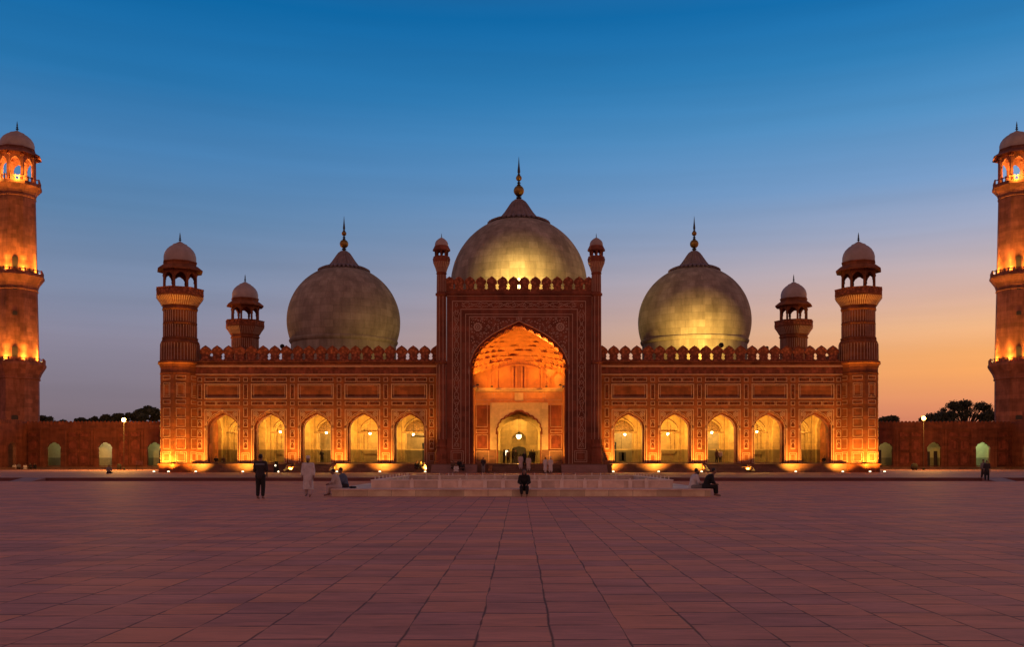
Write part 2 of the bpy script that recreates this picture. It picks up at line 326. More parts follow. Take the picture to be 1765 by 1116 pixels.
# ---------------------------------------------------------------- the prayer hall
mosque = empty('mosque', (0, 106, TZ), 'long red sandstone mosque with three pale domes, tall central portal and glowing arches', 'mosque')
mosque.location = (0, 0, 0)
def fx(px): return (px-CX)/15.0
def fz(py): return EYE+(HY-py)/15.0
FY = YF-.2                       # front skin plane
bayc = [384+80.4*k for k in range(5)]
zs_w = fz(741); a_w = 1.86; r_w = fz(710.5)-fz(741)
XO, XI = -37.2, -8.0             # left wing extent
ZTOP = fz(625)
for side in (-1, 1):
    sgn = lambda x: x if side < 0 else -x
    xc = sorted(sgn(fx(c)) for c in bayc); xa, xb = sorted((sgn(XO), sgn(XI)))
    zp0, zp1 = fz(687.6), fz(663.2)      # wide recessed panels
    core = MB(); core.prism(notch_wall(xa, xb, PODZ, ZTOP, [arch_full(c, zs_w, a_w-.10, r_w-.12, n=24, cusps=5, c=.05) for c in xc]), o=(0, YF, 0), t=.55)
    core.prism(notch_wall(xa, xb, PODZ, ZTOP, [arch_full(c, zs_w-.05, a_w-.22, r_w-.2, n=20) for c in xc]), o=(0, YF+.5, 0), t=1.0)
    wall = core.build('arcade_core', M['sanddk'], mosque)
    sk = MB(); sk.prism(notch_wall(xa, xb, PODZ, zp0, [arch_full(c, zs_w, a_w, r_w, n=30, cusps=5, c=.10) for c in xc]), o=(0, FY, 0), t=.22)
    sk.box(xa, xb, FY, YF+.02, zp1, ZTOP)
    for c in xc: sk.box(c-2.02, c+2.02, FY+.09, YF+.02, zp0-.01, zp1+.01)
    edges = [xa]+[v for c in xc for v in (c-2.0, c+2.0)]+[xb]
    for i in range(0, len(edges), 2): sk.box(edges[i], edges[i+1], FY, YF+.02, zp0, zp1)
    skin = sk.build('arcade_wall', M['sand'], mosque)
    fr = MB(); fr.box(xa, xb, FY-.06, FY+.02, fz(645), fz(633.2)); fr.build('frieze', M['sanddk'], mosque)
    inl = MB(); w = .055; pf = MB()
    def fill(x0, x1, z0, z1): pf.box(x0+.09, x1-.09, FY-.018, FY+.01, z0+.09, z1-.09)
    for c in xc:
        hw = 30.4/15
        inl.frame(c-hw, c+hw, fz(799), fz(706), .085, FY); inl.frame(c-hw+.24, c+hw-.24, fz(799), fz(708.5), .05, FY)
        inl.frame(c-2.06, c+2.06, zp0-.06, zp1+.06, .10, FY, .05); inl.frame(c-2.0+.2, c+2.0-.2, zp0+.12, zp1-.1, .05, FY+.09, .02)
        inl.ribbon(arch_full(c, zs_w, a_w+.07, r_w+.09, n=30, cusps=5, c=.09), .055, FY)
        inl.ribbon(arch_full(c, zs_w, a_w-.05, r_w-.06, n=30, cusps=5, c=.06), .05, YF, .02)
        for q in (-1, 1):
            ro = MB(); rx, rz_ = c+q*1.47, fz(714.5)
            inl.ribbon([(rx+.24*(1+.12*math.cos(8*a))*math.cos(a), rz_+.24*(1+.12*math.cos(8*a))*math.sin(a)) for a in [2*PI*k/32 for k in range(32)]], .06, FY, .05, True)
            inl.ribbon([(rx+.10*math.cos(a), rz_+.10*math.sin(a)) for a in [2*PI*k/10 for k in range(10)]], .08, FY, .06, True)
            inl.box(c+q*a_w-.09+q*.10, c+q*a_w+.09+q*.10, FY-.07, FY+.01, fz(742.5), fz(738.5))
        inl.ball((c, FY-.02, fz(707.4)), .13, 10, 6, (1, .5, 1)); inl.box(c-.05, c+.05, FY-.04, FY, fz(710.5), fz(708))
        for dx, dw in ((-20.6, 9.6), (0, 9.7), (20.6, 9.6)):
            for y1, y2 in ((699.6, 692.4), (658.8, 651.3)): inl.frame(c+dx/15-dw/15, c+dx/15+dw/15, fz(y1), fz(y2), w, FY); fill(c+dx/15-dw/15, c+dx/15+dw/15, fz(y1), fz(y2))
    for k in range(6):
        x = sgn(fx(384-40.2+80.4*k+(1.6 if k == 0 else -1.6 if k == 5 else 0)))
        inl.frame(x-.44, x+.44, fz(798), fz(781), w, FY, .04); inl.frame(x-.28, x+.28, fz(795.4), fz(783.6), .05, FY)
        for y1, y2, hw in ((775, 757.6, .26), (754.5, 741.8, .26), (737, 724, .26), (719.5, 704, .24), (699.6, 692.4, .24), (688.6, 663, .25), (658.8, 651.3, .25)):
            inl.frame(x-hw, x+hw, fz(y1), fz(y2), w, FY); fill(x-hw, x+hw, fz(y1), fz(y2))
        # little niche hoods in the lower panels
        for yb, yt in ((753.5, 744), (736, 727), (773, 762)):
            inl.ribbon(arch_full(x, fz((yb+yt)/2), .15, .28, n=8, cusps=2, c=.03), .045, FY)
        inl.box(x-.17, x+.17, FY-.05, FY, fz(774.2), fz(773))
    for y1, y2, pr in ((633.4, 630.6, .16), (647, 645.4, .08)): inl.box(xa, xb, FY-pr, FY+.02, fz(y1), fz(y2))
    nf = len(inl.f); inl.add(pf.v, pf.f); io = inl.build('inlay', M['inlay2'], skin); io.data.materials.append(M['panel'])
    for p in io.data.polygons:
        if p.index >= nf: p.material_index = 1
    co = MB(); co.box(xa, xb, FY-.22, YF+.6, fz(630.5), fz(628.4)); co.box(xa, xb, FY-.12, YF+.5, fz(628.5), fz(625.6)); co.box(xa, xb, FY-.3, YF+.6, fz(625.7), fz(624.4)); co.build('cornice', M['sand'], mosque)
    # merlons
    mh = fz(596.3)-fz(624.6); s_ = 19.85/15; hw = s_/2
    half = [(.66, 0), (.66, .22), (.50, .30), (.43, .42), (.47, .54), (.54, .60), (.47, .68), (.44, .80), (.50, .90), (.62, 1.0), (.655, 1.12), (.64, 1.28), (.55, 1.46), (.36, 1.64), (.17, 1.76), (0, mh)]
    pts = [(x, z) for x, z in half]+[(-x, z) for x, z in half[:-1][::-1]]
    n_m = 21
    for i in range(n_m):
        mx_ = sgn(fx(355.5+19.85*i))
        if side < 0 and i == 0:
            mm = MB(); mm.prism(pts, t=.34); mm.ribbon([(x*.8, .22+z*.8) for x, z in pts[2:-2]], .045, 0, .03); mer0 = mm.build('merlon', M['sandlow'], mosque, loc=(mx_, FY-.12, fz(624.5)))
        else:
            o = mer0.copy(); C.objects.link(o); o.location.x = mx_
    # interior arcade behind the wall
    it = MB(); yb = YF+7.4; mo = MB()
    for k, c in enumerate(xc):
        # back wall with one blind niche per bay, deeper in some bays
        it.prism(notch_wall(c-2.68, c+2.68, PODZ, 10.5, [arch_full(c, 5.0, 1.45, 1.7, n=16, cusps=4, c=.06)]), o=(0, yb, 0), t=.5)
        it.prism(notch_wall(c-2.68, c+2.68, PODZ, 10.5, [arch_full(c, 5.0, 1.30, 1.5, n=12)]), o=(0, yb+.5, 0), t=.35)
        dist = abs(c)
        deep = 22 < dist < 25 or dist < 14
        yw = yb+6.0 if deep else yb+.85
        it.box(c-2.68, c+2.68, yw, yw+.25, PODZ, 10.5)
        if deep:
            it.box(c-2.68, c-2.5, yb+.85, yb+6, PODZ, 10.5); it.box(c+2.5, c+2.68, yb+.85, yb+6, PODZ, 10.5)
            it.box(c-1.9, c-1.6, yw-.15, yw, PODZ, 7); it.box(c+.6, c+.9, yw-.15, yw, PODZ, 7)
            light('back_room_light', 'POINT', (c+.9, yb+3.4, 5.6), 330, (1, .72, .30), size=.2)
            mo.prism([(x_, z_) for x_, z_ in arch_full(c, 5.0, 1.36, 1.55, n=12)], o=(0, yb+.3, 0), t=.06)
        mo.ribbon(arch_full(c, 5.0, 1.62, 1.95, n=16), .10, yb, .05); mo.frame(c-1.9, c+1.9, PODZ, 7.5, .07, yb, .04); mo.box(c-2.6, c+2.6, yb-.12, yb, 5.02, 5.14)
        for q in (-1.2, -.75, .75, 1.2) if not deep else (): mo.box(c+q-.03, c+q+.03, yw-.05, yw, 2.95, 6.1)
        if not deep: mo.frame(c-1.0, c+1.0, PODZ+.3, 2.7, .05, yw, .04); mo.ribbon(arch_full(c, 4.4, .62, .8, n=10), .05, yw, .04)
        for q in (-1, 1):
            it.box(c+q*2.1-.22, c+q*2.1+.22, yb-.22, yb+.05, PODZ, 8.2); it.box(c+q*1.58-.06, c+q*1.58+.06, yb-.08, yb+.05, PODZ, 6.0)
        it.box(c-2.6, c+2.6, yb-.10, yb+.02, 5.0, 5.18); it.box(c-2.6, c+2.6, yb-.07, yb+.02, 2.9, 3.0)
    for k in range(6):                 # transverse walls with an arched passage
        x = min(xc)-2.68+5.36*k
        ap = arch_full(YF+4.45, 5.0, 2.1, 2.2, n=18, cusps=5, c=.07)
        it.prism(notch_wall(YF+1.5, yb, PODZ, 10.5, [ap]), o=(x-.45, 0, 0), ax=(0, 1, 0), n=(1, 0, 0), t=.9)
        it.box(x-.52, x+.52, YF+1.45, YF+1.9, PODZ, 5.0)
    # shallow groin-like vault per bay
    for c in xc:
        n_ = 8; vs = []; fs = []
        for i in range(n_+1):
            for j in range(n_+1):
                u = -1+2*i/n_; v = -1+2*j/n_; vs.append((c+u*2.3, YF+1.5+(yb-YF-1.5)*(j/n_), 6.6+1.9*math.sqrt(max(0, 1-.5*u*u-.5*v*v))*(1-.25*abs(u*v))))
        for i in range(n_):
            for j in range(n_): a = i*(n_+1)+j; fs.append((a, a+1, a+n_+2, a+n_+1))
        it.add(vs, fs)
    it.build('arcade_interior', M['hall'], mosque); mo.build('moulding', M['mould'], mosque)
    # dark opening / door screens on the back wall of the innermost bays
    c = sgn(fx(705.6)); dr = MB(); yb = YF+12.5
    if side < 0:
        dr.box(c+.1, c+.75, yb+.78, yb+.87, PODZ, 3.9); dr.frame(c-1.25, c+1.25, 4.72, 4.86, .05, yb+.82, .1)
    else:
        dr.box(c-1.25, c-.1, yb+.75, yb+.87, PODZ, 4.0); dr.box(c+.25, c+1.15, yb+.75, yb+.87, PODZ+.3, 2.7)
    dr.build('door_screen', M['grate'], mosque)

DB = 110.3
# hall body: roof, sides, back
hb = MB(); hb.box(-37.5, -8.1, YF+1.5, 131.5, 10.5, 12.9); hb.box(8.1, 37.5, YF+1.5, 131.5, 10.5, 12.9); hb.box(-8.1, 8.1, DB+.92, 131.5, 10.81, 12.9); hb.box(-37.5, -36.7, YF+1.0, 131.5, PODZ, 10.5); hb.box(36.7, 37.5, YF+1.0, 131.5, PODZ, 10.5); hb.box(-37.5, 37.5, 130.7, 131.5, PODZ, 10.5)
hb.box(-37.5, 37.5, 131.2, 131.6, 12.9, 14.4); hb.box(-37.6, -37.1, YF+.5, 131.4, 12.9, 14.2); hb.box(37.1, 37.6, YF+.5, 131.4, 12.9, 14.2)
hb.build('hall_wall', M['sand'], mosque)

# podium and stairs
po = MB(); po.box(-41.0, 41.0, YF-1.15, 132.5, TZ, PODZ-.14); po.box(-41.1, 41.1, YF-1.3, 132.6, PODZ-.14, PODZ)
po.box(-10.2, 10.2, YF-4.6, YF-1.1, TZ, PODZ-.14); po.box(-10.3, 10.3, YF-4.72, YF-1.2, PODZ-.144, PODZ-.003)
po.build('podium', M['podium'], mosque)
def stairs(x0, x1, yfront, out=2.4, n=5):
    s_ = MB(); h = (PODZ-TZ)/(n+1)
    for k in range(n): s_.box(x0-.0*k, x1, yfront-out*(n-k)/n, yfront+.0-out*(n-k-1)/n+.01*0, TZ, TZ+h*(k+1))
    # sloping cheek walls
    for x in (x0-.4, x1): s_.prism([(yfront-out-.2, TZ), (yfront, TZ), (yfront, PODZ-.1), (yfront-.3, PODZ-.1), (yfront-out-.2, TZ+.22)], o=(x, 0, 0), ax=(0, 1, 0), n=(1, 0, 0), t=.4)
    return s_
stairs(PX(848, 100), PX(941, 100), YF-4.72).build('staircase', M['podium'], mosque)
stairs(fx(508), fx(578), YF-1.3).build('staircase', M['podium'], mosque)
stairs(-fx(578), -fx(508), YF-1.3).build('staircase', M['podium'], mosque)
for x0, x1 in ((-9.6, -4.6), (4.6, 9.6)):
    st = MB()
    for k in range(4): st.box(x0, x1, YF-4.72-.35*(4-k), YF-4.72-.35*(3-k), TZ, TZ+.22*(k+1))
    st.build('front_steps', M['terrace'], mosque)

# ---------------------------------------------------------------- portal
DB = 110.3
def qx(px, d=YP): return PX(px, d)
def qz(py, d=YP): return PZ(py, d)
PT = qz(507); pxl, pxr = qx(770), qx(1019.6); pc = qx(894.6)
zs_p = qz(645); a_p = qx(978)-pc; r_p = qz(558)-zs_p
pw = MB(); pw.prism(notch_wall(pxl, pxr, PODZ, PT, [arch_full(pc, zs_p, a_p+.16, qz(554.3)-zs_p, n=24)]), o=(0, YP, 0), t=.45)
portal = pw.build('portal_wall', M['portal'], mosque)
cus = arch_full(pc, zs_p, a_p-.22, r_p-.28, n=96, cusps=9, c=.24)
pw = MB(); pw.prism(notch_wall(pxl+.02, pxr-.02, PODZ, PT-.01, [cus]), o=(0, YP+.44, 0), t=.75)
pw.build('portal_arch', M['portal'], mosque)
pw = MB(); pw.box(pxl+.01, pc-a_p+.05, YP+1.18, DB+.9, PODZ, PT-.02); pw.box(pc+a_p-.05, pxr-.01, YP+1.18, DB+.9, PODZ, PT-.02)
pw.box(pc-a_p+.05, pc+a_p-.05, YP+1.18, DB+.9, zs_p+r_p+.35, PT-.02)
pw.prism(notch_wall(pc-a_p, pc+a_p, PODZ, zs_p+r_p+.4, [arch_full(pc, qz(745.5, DB), 2.72, 2.75, n=16)]), o=(0, DB, 0), t=.9)
pw.build('portal_side_wall', M['portal'], mosque)
# portal ledge, inner lining
nl = MB(); zc = PZ(671.5, DB)
for x0, x1 in ((pc-a_p+.05, pc-a_p+.28), (pc+a_p-.28, pc+a_p-.05)): nl.box(x0, x1, YP+1.2, DB, PODZ, zc)
nl.box(pc-a_p+.28, pc+a_p-.28, DB-.05, DB+.01, 8.2, zc)
nl.build('portal_lining', M['ivault'], mosque)
le = MB(); le.box(pc-a_p+.05, pc+a_p-.05, DB-.45, DB+.02, zc-.12, zc+.12); le.box(pc-a_p+.05, pc+a_p-.05, DB-.3, DB+.02, zc-.3, zc-.12)
for q in (-1, 1): le.box(*sorted((pc+q*(a_p-.05), pc+q*(a_p-.5))), YP+1.2, DB-.44, zc-.12, zc+.12)
le.build('portal_ledge', M['cream'], mosque)
# upper niche: wall, vertical ribs, flanking arches
un = MB(); un.box(pc-a_p+.05, pc+a_p-.05, DB-.04, DB+.01, zc+.12, zs_p+2.2)
for px in (845.5, 857, 884, 889.5, 899.5, 905, 933, 944): un.box(qx(px, DB)-.09, qx(px, DB)+.09, DB-.2, DB, zc+.12, zs_p+1.3)
for c_, hw in ((qx(828.5, DB), .72), (qx(961.5, DB), .72)):
    ap = arch_full(c_, zs_p-.2, hw, 1.2, n=12); un.ribbon(ap, .14, DB-.04, .12)
    for q in (-1, 1): un.box(c_+q*hw-.07, c_+q*hw+.07, DB-.16, DB-.03, zc+.12, zs_p-.2)
    un.box(c_-.5, c_+.5, DB-.06, DB-.03, zc+.2, zs_p-.2)
ap = arch_full(pc, zs_p-.1, 3.55, 1.7, n=20, ogee=.1); un.ribbon(ap, .16, DB-.04, .14)
un.build('upper_niche', M['ivault'], mosque)
# stepped honeycomb half dome
def halfdome():
    mb = MB(); T = 8; hl = arch_half(a_p-.22, r_p-.28, n=64)
    def width(zr):
        for (x1, z1), (x2, z2) in zip(hl, hl[1:]):
            if z1 <= zr <= z2: t = (zr-z1)/max(1e-6, z2-z1); return x1+(x2-x1)*t
        return 0.02
    rt = r_p-.28; n = 96; rows = []; D = DB-(YP+1.19)
    levels = [0, .15, .30, .44, .57, .68, .78, .87, .94]
    for k in range(len(levels)):
        z0 = levels[k]*rt; z1 = (levels[k+1] if k+1 < len(levels) else .995)*rt; cells = [16, 16, 14, 14, 12, 10, 8, 6, 4][k]; w0, w1 = width(z0), width(z1)
        for j in range(5):
            q = j/4; row = []; z = z0+(z1-z0)*q*.96
            for i in range(n+1):
                ph = PI*i/n; u = (i/n*cells+(.5 if k % 2 else 0)) % 1; cell = 1-(2*u-1)**2
                cid = int(i/n*cells+(.5 if k % 2 else 0)); rv = random.Random(cid*31+k*7).random(); w = w0+(w1-w0)*(q*.8+(q**4)*.2); dep = .085*w*cell*(1-q**2)*(.4+1.1*rv)+.03*w*(cell if rv > .4 else -.6*cell)*(1-abs(2*q-1))
                w2 = w+dep; e = .82+.18*min(1, k/5)
                cx_ = math.copysign(abs(math.cos(ph))**e, math.cos(ph)); sy_ = abs(math.sin(ph))**e
                edge = min(1, min(i, n-i)/4)
                ww = w+(w2-w)*edge
                row.append((pc+ww*cx_, YP+1.19+min(D*(ww/(a_p-.22))*sy_, D+.6), zs_p+z-.10*cell*edge*(1-q)+1.45*math.sin(ph)**1.5*(1-z/rt)))
            rows.append(row)
    vs = [v for r in rows for v in r]; fs = []
    for a in range(len(rows)-1):
        for i in range(n): fs.append((a*(n+1)+i, a*(n+1)+i+1, (a+1)*(n+1)+i+1, (a+1)*(n+1)+i))
    mb.add(vs, fs); return mb
halfdome().build('portal_half_dome', M['ivault'], mosque)
# marble plaque, door surround
pl = MB(); pl.box(qx(887, DB), qx(902, DB), DB-.16, DB-.05, PZ(692, DB), PZ(677.5, DB)); pl.build('plaque', M['cream'], mosque)
ds = MB(); d0 = DB-.22; zt = PZ(695, DB); xa_, xb_ = qx(845, DB), qx(944.6, DB); dc = (xa_+xb_)/2
zsd = PZ(746, DB); ad = 2.62; rd = PZ(708.5, DB)-zsd
ds.prism(notch_wall(xa_+.75, xb_-.75, PODZ, zt-.75, [arch_full(dc, zsd, ad, rd, n=60, cusps=6, c=.13)]), o=(0, d0, 0), t=.25)
for i in range(4):
    q = .19*i; ds.box(xa_+q, xb_-q, d0-.11+.025*i, DB, zt-q-.19, zt-q)
    ds.box(xa_+q, xa_+q+.19, d0-.11+.025*i, DB, PZ(776, DB), zt-q-.19); ds.box(xb_-q-.19, xb_-q, d0-.11+.025*i, DB, PZ(776, DB), zt-q-.19)
ds.build('door_surround', M['cream'], mosque)
dt = MB(); dt.ribbon(arch_full(dc, zsd, ad-.05, rd-.04, n=60, cusps=6, c=.13), .17, d0, .06)
for q in (-1, 1): dt.box(dc+q*(ad-.04)-.07, dc+q*(ad-.04)+.07, d0-.05, d0+.2, PODZ, zsd-.15); dt.box(dc+q*ad-.16, dc+q*ad+.16, d0-.1, d0+.1, zsd-.25, zsd+.1)
dt.build('door_arch_edge', M['sanddk'], mosque)
for x0, x1 in ((pc-a_p+.3, dc-ad-.1), (dc+ad+.1, pc+a_p-.3)): dd = MB(); dd.box(x0, x1, d0-.02, DB, PODZ, PZ(776.5, DB)); dd.build('door_dado', M['podium'], mosque)
# inlay on the portal's front and on the niche's back wall
pi = MB(); Y = YP

for xa2, xb2, zt2 in ((qx(779.3), qx(1009.8), qz(519)), (qx(793.8), qx(995.6), qz(532.8))):
    pi.box(xa2, xb2, Y-.03, Y+.01, zt2-.075, zt2)
    for x2 in (xa2, xb2-.075): pi.box(x2, x2+.075, Y-.03, Y+.01, qz(773.6), zt2-.075)
for x2, x3 in ((779.3, 793.8), (995.6, 1009.8)): pi.box(qx(x2), qx(x3), Y-.034, Y+.01, qz(773.6)-.07, qz(773.6))
for px0, px1, py in ((802, 987.4, 541.4), (808.6, 981, 545.8)):
    pi.box(qx(px0), qx(px1), Y-.03, Y+.01, qz(py)-.07, qz(py)); pi.box(qx(px0), qx(px0)+.07, Y-.03, Y+.01, PODZ, qz(py)-.07); pi.box(qx(px1)-.07, qx(px1), Y-.03, Y+.01, PODZ, qz(py)-.07)
pi.box(pxl, pxr, Y-.05, Y+.01, qz(511), qz(510)); pi.ribbon(arch_full(pc, zs_p, a_p+.22, qz(553.4)-zs_p, n=30), .075, Y, .03)
for a, b in ((777, 799), (990, 1012)): pi.frame(qx(a), qx(b), qz(797.5), qz(777.5), .06, Y); pi.frame(qx(a+3), qx(b-3), qz(794.5), qz(780.5), .05, Y)
random.seed(4)
def vine(p0, p1, vertical, period=1.9, amp=.27, ph=0):
    for s_ in (-1, 1):
        n = int(abs(p1-p0)/.09); pts = []
        for i in range(n+1):
            t_ = p0+(p1-p0)*i/n; q = t_*2*PI/period
            a = amp*(abs(math.sin(q/2+ph))**.7)*(1+.25*math.sin(q*2.3+1))+.05*math.sin(q*5+s_)
            pts.append((t_, s_*a))
        yield pts
for xc_ in ((qx(779.3)+qx(793.8))/2+.02, (qx(1009.8)+qx(995.6))/2-.02):
    for pts in vine(qz(771.5), qz(534), True): pi.ribbon([(xc_+b, a) for a, b in pts], .05, Y)
    z = qz(768)
    while z < qz(524):
        k = random.random(); rr = .10+.06*k
        pi.ribbon([(xc_+rr*math.cos(a)*(.8 if k > .5 else 1.3), z+rr*1.4*math.sin(a)) for a in [2*PI*j/10 for j in range(10)]], .045, Y, .03, True); z += .62+.5*random.random()
zc_ = (qz(519)+qz(532.8))/2
for pts in vine(qx(796), qx(993.5), False, 1.7, .24): pi.ribbon([(a, zc_+b) for a, b in pts], .05, Y)
x = qx(798)
while x < qx(993):
    rr = .09+.05*random.random(); pi.ribbon([(x+rr*1.5*math.cos(a), zc_+rr*math.sin(a)) for a in [2*PI*j/10 for j in range(10)]], .04, Y, .03, True); x += .7+.5*random.random()
# spandrel flowers and tendrils
def inspandrel(x, z):
    if not (qx(812) < x < qx(977.5) and z < qz(548)): return False
    h = arch_half(a_p+.22, qz(553.4)-zs_p, n=30); dx = abs(x-pc)
    for (x1, z1), (x2, z2) in zip(h, h[1:]):
        if x2 <= dx <= x1: return z > zs_p+z1+(z2-z1)*(dx-x1)/min(-1e-6, x2-x1)+.22
    return dx > a_p and z > zs_p+1.5
def flower(x, z, r, pet=8):
    pi.ribbon([(x+r*(1+.18*math.cos(pet*a))*math.cos(a), z+r*(1+.18*math.cos(pet*a))*math.sin(a)) for a in [2*PI*j/(pet*4) for j in range(pet*4)]], r*.35, Y, .04, True)
    pi.ribbon([(x+r*.4*math.cos(a), z+r*.4*math.sin(a)) for a in [2*PI*j/8 for j in range(8)]], r*.3, Y, .045, True)
for q in (-1, 1):
    flower(pc+q*(pc-qx(823.5)), qz(564), .40, 10)
    rnd = random.Random(11); placed = [(pc+q*(pc-qx(823.5)), qz(564), .55)]
    for _ in range(900):
        dx = rnd.uniform(.4, 5.4); z = rnd.uniform(qz(618), qz(549)); x = pc+q*dx; r = rnd.choice((.07, .09, .12, .18))
        if inspandrel(x, z) and all(math.hypot(x-a, z-b) > r+c+.04 for a, b, c in placed):
            placed.append((x, z, r))
            if r < .1: pi.ball((x, Y-.01, z), r, 6, 4, (1, .3, 1))
            elif r < .15: flower(x, z, r, 5)
            else:
                s0 = rnd.uniform(0, 6); pi.ribbon([(x+(.03+.16*j/16)*math.cos(s0+j*.42), z+(.03+.16*j/16)*math.sin(s0+j*.42)) for j in range(17)], .04, Y)
for i in range(4): pi.box(pc-.3+.17*i, pc-.2+.17*i, Y-.04, Y+.01, qz(552.4), qz(548.5)+.08*(i % 2))
pi.build('inlay', M['inlay2'], portal)
yb_ = DB-.04
for a, b, c_, d_ in ((820.5, 840.5, 736.5, 696), (820.5, 840.5, 747, 741), (948.5, 969, 736.5, 696), (948.5, 969, 747, 741), (820.5, 849, 690.5, 677.5), (852, 883, 690.5, 677.5), (906, 937, 690.5, 677.5), (940, 968.5, 690.5, 677.5), (821, 841, 775, 750), (948.5, 968.5, 775, 750), (821, 843, 798, 778), (947, 969, 798, 778)):
    pj = MB(); pj.frame(qx(a, DB), qx(b, DB), PZ(c_, DB), PZ(d_, DB), .06, yb_ if c_ < 776 else d0-.02); pj.build('niche_panel', M['inlay2'], mosque)
for a in (831, 958.5):
    pk = MB(); pk.prism([(qx(a, DB)-.5, PZ(771, DB)), (qx(a, DB)+.5, PZ(771, DB))]+[(x, z) for x, z in arch_full(qx(a, DB), PZ(758, DB), .5, .55, n=8)[::-1]], o=(0, DB-.07, 0), t=.04)
    pk.build('blind_arch', M['sanddk'], mosque)
# portal cornice and merlons
co = MB(); co.box(pxl-.08, pxr+.08, YP-.12, YP+1.3, qz(510), qz(507.6)); co.box(pxl-.15, pxr+.15, YP-.28, YP+1.3, qz(507.7), qz(505.8)); co.box(pxl-.05, pxr+.05, YP-.05, YP+1.2, qz(505.9), qz(502)); co.build('cornice', M['portal'], mosque)
k_ = 18.85/15.24/2/.66; kz = (qz(476.4)-qz(502.1))/mh
pm = [(x*k_*.985, z*kz) for x, z in pts_m] if 'pts_m' in globals() else [(x*k_*.985, z*kz) for x, z in ([(x, z) for x, z in half]+[(-x, z) for x, z in half[:-1][::-1]])]
mp = None
for i in range(14):
    px = 791+18.85*(i-1)
    if i in (0, 13): px = 774.6 if i == 0 else 1015.0
    if mp is None: mm = MB(); mm.prism(pm, t=.34); mp = mm.build('merlon', M['sandlow'], mosque, loc=(qx(px), YP+.05, qz(502.1)))
    else: o = mp.copy(); C.objects.link(o); o.location.x = qx(px); o.location.y = YP+.05+(.004 if i % 2 else 0)
# chamber behind the door
ch = MB(); y1 = DB+.9
ch.box(-8, -7.5, y1, 128, PODZ, 11.5); ch.box(7.5, 8, y1, 128, PODZ, 11.5); ch.box(-8, 8, 127.5, 128.1, PODZ, 11.5); ch.box(-8, 8, y1, 128, 10.3, 10.5+.3); ch.box(-8, pc-a_p, y1-.2, y1, PODZ, 10.4); ch.box(pc+a_p, 8, y1-.2, y1, PODZ, 10.4)
for d, a, zs, r in ((115.5, 2.95, 5.4, 1.9), (119.5, 2.45, 5.0, 2.0)): ch.prism(notch_wall(-7.6, 7.6, PODZ, 10.4, [arch_full(pc, zs, a, r, n=20, cusps=5, c=.06)]), o=(0, d, 0), t=.7)
ch.prism(notch_wall(-7.6, 7.6, PODZ, 10.4, [arch_full(pc, 4.5, .95, 1.1, n=14)]), o=(0, 126, 0), t=.5)
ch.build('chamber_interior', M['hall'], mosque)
mi = MB(); ap = arch_full(pc, 3.2, .92, .35, n=8); mi.prism([(ap[0][0], PODZ)]+ap+[(ap[-1][0], PODZ)], o=(0, 125.9, 0), t=.7); mi.build('mihrab_doorway', M['grate'], mosque)
